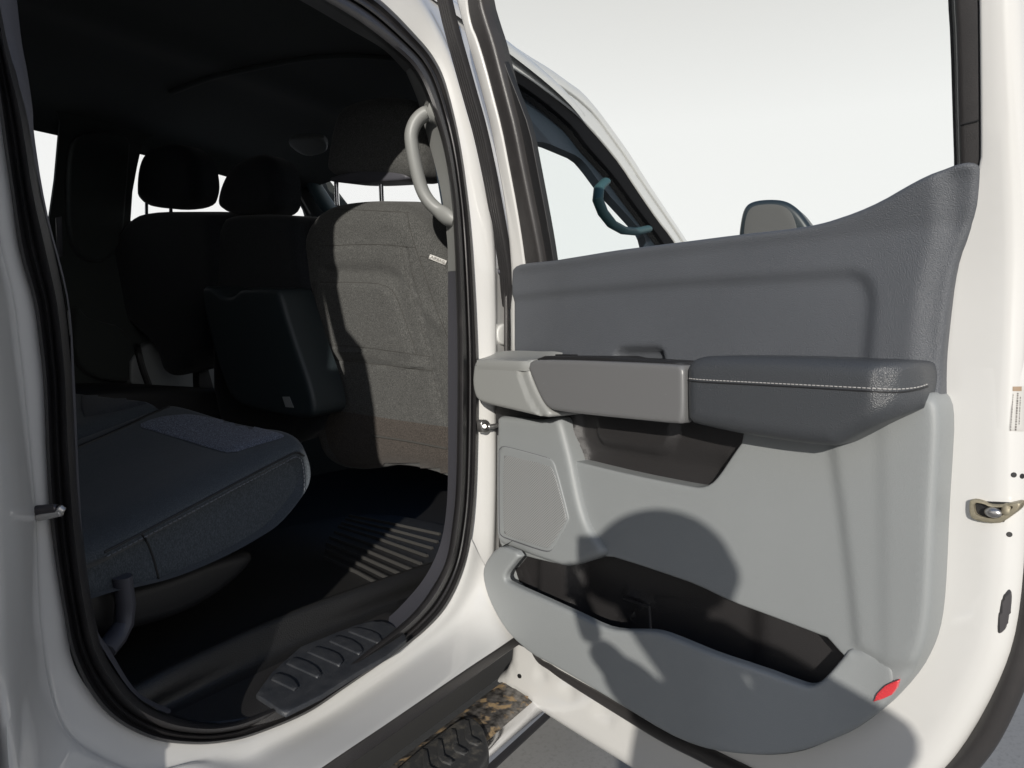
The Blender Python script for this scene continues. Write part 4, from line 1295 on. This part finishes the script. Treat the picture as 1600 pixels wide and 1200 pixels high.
nt.links.new(wave(sp_.outputs['X'], 1150), mu.inputs[0])
nt.links.new(wave(sp_.outputs['Z'], 1150), mu.inputs[1])
mr_ = nt.nodes.new('ShaderNodeMapRange')
mr_.inputs['From Min'].default_value = 0.0
mr_.inputs['From Max'].default_value = 0.45
nt.links.new(mu.outputs[0], mr_.inputs['Value'])
mx_ = nt.nodes.new('ShaderNodeMix'); mx_.data_type = 'RGBA'
mx_.inputs[6].default_value = (0.272, 0.28, 0.277, 1)
mx_.inputs[7].default_value = (0.15, 0.15, 0.155, 1)
nt.links.new(mr_.outputs[0], mx_.inputs[0])
nt.links.new(mx_.outputs[2], p_.inputs['Base Color'])
relief('speaker_grille', GRM, DOOR, [(786, 712), (792, 712), (857, 727), (865, 735), (885, 808), (884, 814), (860, 854), (853, 857), (792, 837), (786, 832)], off=0.0498, depth=0.003, r=0.001, rnd=1, step=0.008, parent=SHELL)
relief('grille_top_trim', GREY, DOOR, [(786, 702), (855, 719), (864, 731), (856, 727), (790, 712), (786, 712)], off=0.0495, depth=0.003, r=0.0005, rnd=0, step=0.008, parent=SHELL) if False else None
# black sheet on the lining, painting the shaded gap between armrest and pod
relief('slot_shade', BLACK, DOOR, [(774, 628), (866, 632), (874, 664), (776, 680)], off=0.0312, depth=0.01, r=0, rnd=0, step=0.02, parent=SHELL)

# armrest: pale front cap
CAPF = [(738, 582), (740, 568), (745, 562), (760, 561), (800, 563), (818, 564), (822, 570), (824, 586), (832, 606), (842, 626), (852, 640), (857, 648), (852, 653), (842, 651), (800, 641), (756, 631), (744, 625), (739, 612), (737, 596)]
CAP = relief('armrest_cap', BEIGE, DOOR, CAPF, off=0.105, depth=0.10, r=0.008, rnd=1, step=0.006, parent=SHELL, sharp=60,
       feats=[([(808, 555), (811, 590), (820, 615), (832, 638), (846, 656), (870, 660), (840, 550)], -0.006, 0.002)])
seam('cap_seam', KICK, bvh_of(CAP), [(739, 571), (760, 571), (800, 574), (822, 573)], 0.0006, 0.0, SHELL, smooth=0)
tf = [DOOR.p(x, y, o_) for x, y, o_ in [(745, 563, .105), (770, 563, .105), (812, 564, .105), (824, 564, .10), (835, 562, .09), (850, 560, .06), (878, 557, .03)]]
tb = [DOOR.p(x, y, 0.012) for x, y in [(752, 553), (780, 549), (800, 548), (820, 548), (845, 549), (865, 549), (879, 551)]]
tm = [(a + b) / 2 + Vector((0, 0, -0.004)) for a, b in zip(tf, tb)]
loft('armrest_tray', BEIGE, [[p + Vector((0, 0, -0.02)) for p in tf], tf, tm, tb], SHELL, nu=30, nv=3)
# grip
GRIP = [(823, 572), (828, 564), (840, 562), (900, 563), (1000, 567), (1060, 570), (1067, 573), (1068, 600), (1068, 640), (1066, 660), (1060, 663), (1000, 657), (930, 650), (880, 644), (858, 640), (848, 630), (838, 610), (829, 588)]
GP = relief('armrest_grip', MIDGREY, DOOR, GRIP, off=0.101, depth=0.02, r=0.007, rnd=1, step=0.006, parent=SHELL, sharp=60)
relief('grip_hollow', BLACK, DOOR, [(836, 561), (850, 556), (950, 557), (962, 560), (1000, 562), (1068, 566), (1068, 655), (930, 646), (860, 636)], off=0.083, depth=0.08, r=0.004, rnd=0, step=0.02, parent=SHELL)
SWR = Matrix((DOOR.a, DOOR.n, Vector((0, 0, 1)))).transposed()
bevel_box('window_switch', BLACK, (0.050, 0.024, 0.012), DOOR.p(885, 560, 0.055) + Vector((0, 0, 0.002)), SWR, 0.003, SHELL)
# padded part
PAD = [(1067, 585), (1068, 572), (1076, 561), (1096, 556), (1150, 556), (1250, 558), (1340, 562), (1390, 564), (1409, 567), (1414, 578), (1415, 600), (1415, 640), (1400, 648), (1365, 664), (1335, 680), (1308, 694), (1296, 699), (1280, 698), (1240, 694), (1150, 680), (1090, 667), (1070, 661), (1067, 650)]
u0 = DOOR.uv(1355, 600, 0.1)[0]
u1 = DOOR.uv(1415, 600, 0.1)[0]
zc = DOOR.uv(1200, 598, 0.1)[1]
PADP = relief('armrest_pad', LEATHER, DOOR, PAD, off=0.104, depth=0.10, r=0.022, rnd=1, step=0.007, parent=SHELL, sharp=70,
       hfun=lambda u, v: -0.042 * np.clip((u - u0) / (u1 - u0), 0, 1) ** 2.0 - 0.05 * np.clip(zc - 0.02 - v, 0, 1) ** 1.0 * 3.0 * 0.2)
padt = bvh_of(PADP)
seam('pad_seam', BLACK, padt, [(1069, 594), (1090, 597), (1150, 600), (1250, 605), (1330, 610), (1385, 613), (1410, 613), (1435, 609), (1450, 604)], 0.0013, -0.0002, SHELL)
stitches('pad_stitching', STITCH, padt, [(1069, 590), (1090, 593), (1150, 596), (1250, 601), (1330, 605), (1385, 608), (1410, 608), (1435, 605), (1449, 600)], 0.0042, 0.0018, 0.00075, 0.0004, SHELL)

# red reflector with ribs
RF = relief('door_reflector', RED, DOOR, [(1404, 1063), (1400, 1076), (1393, 1086), (1380, 1092), (1364, 1097), (1370, 1084), (1382, 1072), (1392, 1067)], off=0.0355, depth=0.02, r=0.0012, rnd=0, step=0.004, parent=SHELL)
rft = bvh_of(RF)
RIBS = []
for i in range(8):
    x = 1369 + i * 4.3
    ya = 1092 - i * 3.6
    L = surf_line(rft, [(x, ya - 4 + i * .3), (x + 6, ya + 1 - i * .2)], 2, 0.0003, 0)
    if len(L) > 1:
        V, F = sweep([l[0] for l in L], circle_prof(0.0007, 0.0007, 6), [l[1] for l in L])
        RIBS.append(new_obj('reflector_rib', V, F, RED, SHELL))

merge('reflector_ribs', RIBS, SHELL, kind='stuff')
# latch in the end of the door
LT = relief('door_latch', ZINC, DOOR, [(1514, 785), (1516, 781), (1524, 780), (1538, 784), (1545, 788), (1560, 789), (1575, 787), (1592, 784), (1594, 790), (1589, 799), (1568, 815), (1560, 818), (1540, 817), (1520, 812), (1514, 805)], off=-0.012, depth=0.02, r=0.002, rnd=1, step=0.005, parent=SHELL,
            holes=[[(1521, 785), (1537, 787), (1546, 792), (1566, 793), (1578, 790), (1584, 792), (1576, 800), (1560, 809), (1550, 811), (1527, 806), (1522, 800)]])
relief('latch_recess', BLACK, DOOR, [(1516, 782), (1590, 786), (1568, 816), (1518, 810)], off=-0.0185, depth=0.003, r=0, rnd=0, step=0.01, parent=SHELL)
lumpy('latch_claw', STEEL, lambda t, ph: DOOR.p(1552, 801, -0.012) + DOOR.a * (0.010 * math.cos(ph) * math.cos(t)) + Vector((0, 0, 1)) * (0.007 * math.cos(ph) * math.sin(t)) + DOOR.n * (0.006 * math.sin(ph)), parent=SHELL)
lumpy('latch_claw', ZINC, lambda t, ph: DOOR.p(1573, 797, -0.016) + DOOR.a * (0.006 * math.cos(ph) * math.cos(t)) + Vector((0, 0, 1)) * (0.009 * math.cos(ph) * math.sin(t)) + DOOR.n * (0.006 * math.sin(ph)), parent=SHELL)
sht = bvh_of(SHELL)
for (x, y) in ((1584, 742), (1597, 744), (1577, 835)):
    h = on_surf(sht, x, y, 0.0008)
    if h:
        c_, n_v = h
        cyl_between('screw_hole', BLACK, c_ - n_v * 0.002, c_, 0.0034, SHELL)
patch('grommet_plug', material('dark_plug', (0.05, 0.047, 0.05), 0.4), sht, [(1572, 922), (1578, 919), (1583, 928), (1582, 945), (1576, 975), (1569, 988), (1560, 991), (1557, 985), (1559, 960), (1565, 933)], 0.003, 4, SHELL, 1)
# sticker with tiny print
STK = patch('tyre_label', LABEL, sht, [(1581, 603), (1601, 603), (1599, 674), (1577, 673)], 0.0012, 4, SHELL, 0, edge=0.0006)
stt = bvh_of(STK)
patch('label_band', TAN, stt, [(1582, 604), (1596, 604), (1596, 611), (1582, 611)], 0.0006, 3, SHELL, 0, edge=0.0005)
random.seed(9)
PRN = []
for (xa, xb, x0_, x1_, w_) in ((1583, 1579, 616, 672, 1.1), (1590, 1586.5, 614, 673, 2.4), (1594, 1592, 620, 662, 1.2)):
    y = x0_
    while y < x1_:
        h_ = random.uniform(1.5, 4)
        xx = xa + (xb - xa) * (y - x0_) / (x1_ - x0_)
        PRN.append(patch('label_print', INK, stt, [(xx - w_ / 2, y), (xx + w_ / 2, y), (xx + w_ / 2, y + h_), (xx - w_ / 2, y + h_)], 0.0006, 3, SHELL, 0, edge=0.0005))
        y += h_ + random.uniform(.8, 1.8)
merge('label_print', PRN, SHELL, kind='stuff')
# check strap between pillar and door
CK = cyl_between('check_strap_bolt', STEEL, Vector(on_side(757, 666, 0.868)) , Vector(on_side(757, 666, 0.88)), 0.0055, truck)
relief('check_strap_bracket', STEEL, side_plane(0.873), [(752, 657), (760, 655), (766, 660), (766, 672), (760, 677), (753, 675)], off=0, depth=0.01, r=0.002, step=0.006, parent=truck)
cyl_between('check_strap', STEEL, on_side(762, 667, 0.868), on_side(785, 664, 0.855), 0.0055, truck)
relief('pillar_plug', material('white_plug', (0.6, 0.6, 0.58), 0.5), side_plane(0.884), [(778, 515), (784, 507), (796, 505), (796, 540), (784, 539), (778, 530)], off=0, depth=0.01, r=0.004, step=0.01, parent=truck)
relief('pillar_tab', KICK, side_plane(0.884), [(780, 419), (790, 419), (792, 430), (782, 430)], off=0, depth=0.01, r=0.001, step=0.01, parent=truck)
# striker on the rear pillar
ST = cyl_between('striker', material('dark_steel', (0.07, 0.065, 0.07), 0.3, metal=0.8), on_side(56, 797, 0.885), on_side(90, 794, 0.865), 0.0055, truck, label='dark metal door striker pin')
cyl_between('striker_bar', STEEL, on_side(58, 808, 0.885), on_side(97, 800, 0.862), 0.0050, ST)
cyl_between('striker_loop', STEEL, on_side(90, 793, 0.865), on_side(99, 800, 0.862), 0.0052, ST)
relief('sill_rubber', SEAL2, side_plane(0.795), [(300, 1340), (420, 1258), (502, 1202), (620, 1122), (700, 1067), (795, 1003), (900, 932), (900, 950), (795, 1019), (700, 1088), (620, 1145), (520, 1215), (430, 1290), (310, 1370)], off=0, depth=0.01, r=0.003, rnd=0, step=0.03, parent=truck)
new_obj('rocker_guard', [(-0.5, 0.97, 0.56), (3.0, 0.97, 0.56), (3.0, 0.97, 0.33), (-0.5, 0.97, 0.33), (-0.5, 1.1, 0.3), (3.0, 1.1, 0.3)], [(0, 1, 2, 3), (3, 2, 5, 4)], material('dull_black_underbody', (0.03, 0.03, 0.03), 0.8), truck, smooth=False)

# running board ---------------------------------------------------------------------------------------
ZB = 0.38
bp = []
for y, z in ((0.898, ZB - 0.03), (0.896, ZB), (0.85, ZB + 0.002), (0.812, ZB), (0.790, ZB - 0.004), (0.776, ZB - 0.014), (0.768, ZB - 0.032), (0.772, ZB - 0.06), (0.80, ZB - 0.075)):
    bp.append((y, z))
RBV = [[Vector((x, y, z)) for x in (-0.4, 0.5, 1.2, 1.9, 2.8)] for y, z in bp]
RB = loft('running_board', MUDCHROME, RBV[:5], truck, nu=40, nv=3, label='mud splashed step bar below the sill')
loft('chrome_edge', CHROME, RBV[4:7], RB, nu=40, nv=4)
loft('lower_edge', SEAL, RBV[6:], RB, nu=40, nv=3)
BPN = Plane((0, 0, ZB), (1, 0, 0), (0, 1, 0), (0, 0, 1))
PADO = [(560, 1260), (600, 1216), (660, 1165), (722, 1119), (738, 1119), (752, 1131), (760, 1150), (764, 1168), (764, 1182), (740, 1215), (700, 1262)]
PB = relief('step_pad', PADRUB, BPN, PADO, off=0.012, depth=0.014, r=0.006, rnd=1, step=0.012, parent=RB)
for dx, dy in ((0, 0), (-20.5, 14.5), (-42, 30), (-65, 46)):
    c_ = [(725, 1123), (732, 1124), (737, 1150), (752, 1158), (746, 1163), (733, 1159), (727, 1152)]
    relief('tread_chevron', PADRUB, BPN, [(x + dx, y + dy) for x, y in c_], off=0.016, depth=0.006, r=0.0015, rnd=0, step=0.01, parent=RB)
for x in (0.2, 2.3):
    bevel_box('board_bracket', BLACK, (0.06, 0.16, 0.03), (x, 0.86, 0.40), bev=0.004, parent=RB)

# ------------------------------------------------------------------ the person taking the picture (their shadow lies on the door)
PF, PL = Vector((math.cos(SUN_AZ), math.sin(SUN_AZ), 0)), Vector((math.sin(SUN_AZ), -math.cos(SUN_AZ), 0))
def pp(f, s, z):
    return PF * f + PL * s + Vector((0, 0, z - 0.036 * min(1, z / 0.9)))
SKIN = material('skin', (0.50, 0.32, 0.24), 0.5)
JACKET = fabric('navy_jacket', (0.03, 0.04, 0.06), (0.06, 0.07, 0.10), 500, 30, 0.3)
JEANS = fabric('blue_jeans', (0.05, 0.07, 0.12), (0.10, 0.13, 0.2), 700, 30, 0.3)
HAIR = material('brown_hair', (0.05, 0.03, 0.02), 0.6, bump=0.6, bscale=200)
SHOE = material('brown_shoe', (0.07, 0.05, 0.035), 0.5)
def skinned(name, mat, pts, edges, parent, sub=2, **props):
    """one continuous body grown around a skeleton: pts = (point, radius x, radius y)"""
    me = bpy.data.meshes.new(name)
    me.from_pydata([tuple(p[0]) for p in pts], edges, [])
    o = bpy.data.objects.new(name, me)
    COL.objects.link(o)
    o.modifiers.new('skin', 'SKIN')
    for i, v in enumerate(me.skin_vertices[0].data if me.skin_vertices else []):
        v.radius = (pts[i][1], pts[i][2] if len(pts[i]) > 2 else pts[i][1])
        v.use_root = (i == 0)
    s = o.modifiers.new('subsurf', 'SUBSURF')
    s.levels = s.render_levels = sub
    dg = bpy.context.evaluated_depsgraph_get()
    m2 = bpy.data.meshes.new_from_object(o.evaluated_get(dg))
    o.modifiers.clear()
    o.data = m2
    m2.materials.clear()
    m2.materials.append(mat)
    m2.shade_smooth()
    if parent:
        o.parent = parent
        o.matrix_parent_inverse = Matrix.Translation(parent.location).inverted()
    for k_, v_ in props.items():
        o[k_] = v_
    return o
person = empty('person', pp(-0.45, 0.2, 0))
person['label'] = 'person crouching in a navy jacket and jeans with raised hands'
person['category'] = 'person'
pel = pp(-0.62, 0.26, 0.60)
ch = pp(-0.46, 0.31, 0.97)
nk = pp(-0.36, 0.20, 1.13)
hd = pp(-0.29, 0.125, 1.25)
ls, rs = pp(-0.42, 0.17, 1.09), pp(-0.38, 0.36, 1.10)
le, re_ = pp(-0.22, 0.15, 1.00), pp(-0.22, 0.43, 1.02)
lh, rh = pp(-0.055, 0.02, 1.08), pp(-0.085, 0.21, 1.14)
lk, rk = pp(-0.22, 0.02, 0.50), pp(-0.22, 0.42, 0.50)
la, ra = pp(-0.52, 0.05, 0.11), pp(-0.52, 0.38, 0.11)
lt_, rt_ = pp(-0.34, 0.04, 0.05), pp(-0.34, 0.40, 0.05)
B = [(pel, .13, .11), (ch, .14, .10), (nk, .055, .055), (hd, .078, .09), (hd + Vector((0, 0, .06)), .07, .08),
     (ls, .055, .055), (le, .042, .042), (lh, .026, .026), (rs, .055, .055), (re_, .042, .042), (rh, .026, .026),
     (lk, .065, .065), (la, .042, .042), (lt_, .035, .03), (rk, .065, .065), (ra, .042, .042), (rt_, .035, .03)]
BE = [(0, 1), (1, 2), (2, 3), (3, 4), (1, 5), (5, 6), (6, 7), (1, 8), (8, 9), (9, 10), (0, 11), (11, 12), (12, 13), (0, 14), (14, 15), (15, 16)]
skinned('body', SKIN, B, BE, person)
skinned('jacket', JACKET, [(pel + Vector((0, 0, -.05)), .20, .16), (ch, .20, .14), (nk + Vector((0, 0, -.02)), .068, .068), (ls, .07, .07), (le, .056, .056), (le.lerp(lh, .78), .038, .038), (rs, .085, .08), (re_, .06, .06), (re_.lerp(rh, .78), .038, .038)],
        [(0, 1), (1, 2), (1, 3), (3, 4), (4, 5), (1, 6), (6, 7), (7, 8)], person)
skinned('trousers', JEANS, [(pel + Vector((0, 0, .06)), .175, .145), (lk, .08, .08), (la + Vector((0, 0, .04)), .06, .06), (rk, .08, .08), (ra + Vector((0, 0, .04)), .06, .06)], [(0, 1), (1, 2), (0, 3), (3, 4)], person)
for a_, t2 in ((la, lt_), (ra, rt_)):
    skinned('shoe', SHOE, [(a_ + Vector((0, 0, -.05)), .048, .05), (t2, .045, .035), (t2 + PF * .05, .03, .025)], [(0, 1), (1, 2)], person)
def headp(t, ph):
    c_ = hd + Vector((0, 0, .035)) - PF * 0.012
    return c_ + PF * (.098 * math.cos(ph) * math.cos(t)) + PL * (.083 * math.cos(ph) * math.sin(t)) + Vector((0, 0, .115 * math.sin(ph)))
HE = lumpy('hair', HAIR, lambda t, ph: headp(t, max(ph, -0.1 if math.cos(t) < 0.2 else 0.75)), parent=person)
def hatp(t, ph):
    c_ = hd + Vector((0, 0, .035)) - PF * 0.012
    br = 0.004 if -0.15 < ph < 0.25 else 0.0
    return c_ + PF * ((.122 + br) * math.cos(ph) * math.cos(t)) + PL * ((.122 + br) * math.cos(ph) * math.sin(t)) + Vector((0, 0, .118 * math.sin(max(ph, -0.35))))
lumpy('shadow_hat', JACKET, hatp, parent=person)  # unseen hat added to widen the head's cast shadow
for s_ in (-1, 1):
    c_ = hd + PF * .082 + PL * (.03 * s_) + Vector((0, 0, .03))
    lumpy('eye', LABEL, lambda t, ph: c_ + PF * (.008 * math.cos(ph) * math.cos(t)) + PL * (.013 * math.cos(ph) * math.sin(t)) + Vector((0, 0, .008 * math.sin(ph))), 12, 8, parent=person)
    c2 = hd + PL * (.08 * s_) + Vector((0, 0, .02))
    lumpy('ear', SKIN, lambda t, ph: c2 + PF * (.02 * math.cos(ph) * math.cos(t)) + PL * (.01 * math.cos(ph) * math.sin(t)) + Vector((0, 0, .03 * math.sin(ph))), 12, 8, parent=person)
skinned('nose', SKIN, [(hd + PF * .088 + Vector((0, 0, .03)), .009, .009), (hd + PF * .108 + Vector((0, 0, -.005)), .014, .012)], [(0, 1)], person)
cm = hd + PF * .088 + Vector((0, 0, -.035))
lumpy('mouth', RED, lambda t, ph: cm + PF * (.006 * math.cos(ph) * math.cos(t)) + PL * (.024 * math.cos(ph) * math.sin(t)) + Vector((0, 0, .007 * math.sin(ph))), 12, 8, parent=person)
# hands closed on the ends of the phone
PC = CAM - FW * 0.020 + RT * 0.060
for sd_, wr in ((-1, lh), (1, rh)):
    palm = PC + RT * (0.083 * sd_) - FW * 0.035 - UP * (0.052 if sd_ < 0 else 0.03)
    pts = [(wr, .024, .024), (wr.lerp(palm, .6), .028, .020), (palm, .030, .016)]
    ed = [(0, 1), (1, 2)]
    for i, L_ in enumerate((.052, .060, .056, .044)):
        b0 = palm + UP * (0.028 - 0.019 * i) + RT * (0.010 * sd_)
        i0 = len(pts)
        pts += [(b0, .0095, .0095), (b0 + FW * (L_ * .45) + RT * .006 * sd_, .009, .009), (b0 + FW * (L_ * .62) - RT * (L_ * .35 * sd_), .008, .008)]
        ed += [(2, i0), (i0, i0 + 1), (i0 + 1, i0 + 2)]
    i0 = len(pts)
    pts += [(palm - UP * .02 - RT * .008 * sd_, .012, .012), (palm - RT * (.032 * sd_) - UP * .008, .010, .010), (palm - RT * (.050 * sd_) + UP * .006 + FW * .012, .009, .009)]
    ed += [(1, i0), (i0, i0 + 1), (i0 + 1, i0 + 2)]
    skinned('hand', SKIN, pts, ed, person)
phone = empty('phone', PC)
phone['label'] = 'black phone held level between the two hands of the crouching person'
phone['category'] = 'phone'
RM = Matrix((RT, UP, -FW)).transposed()
bevel_box('phone_body', BLACK, (0.150, 0.072, 0.008), PC, RM, 0.002, phone)
bevel_box('phone_screen', MIRROR, (0.142, 0.066, 0.001), PC - FW * 0.0046, RM, 0.0003, phone)
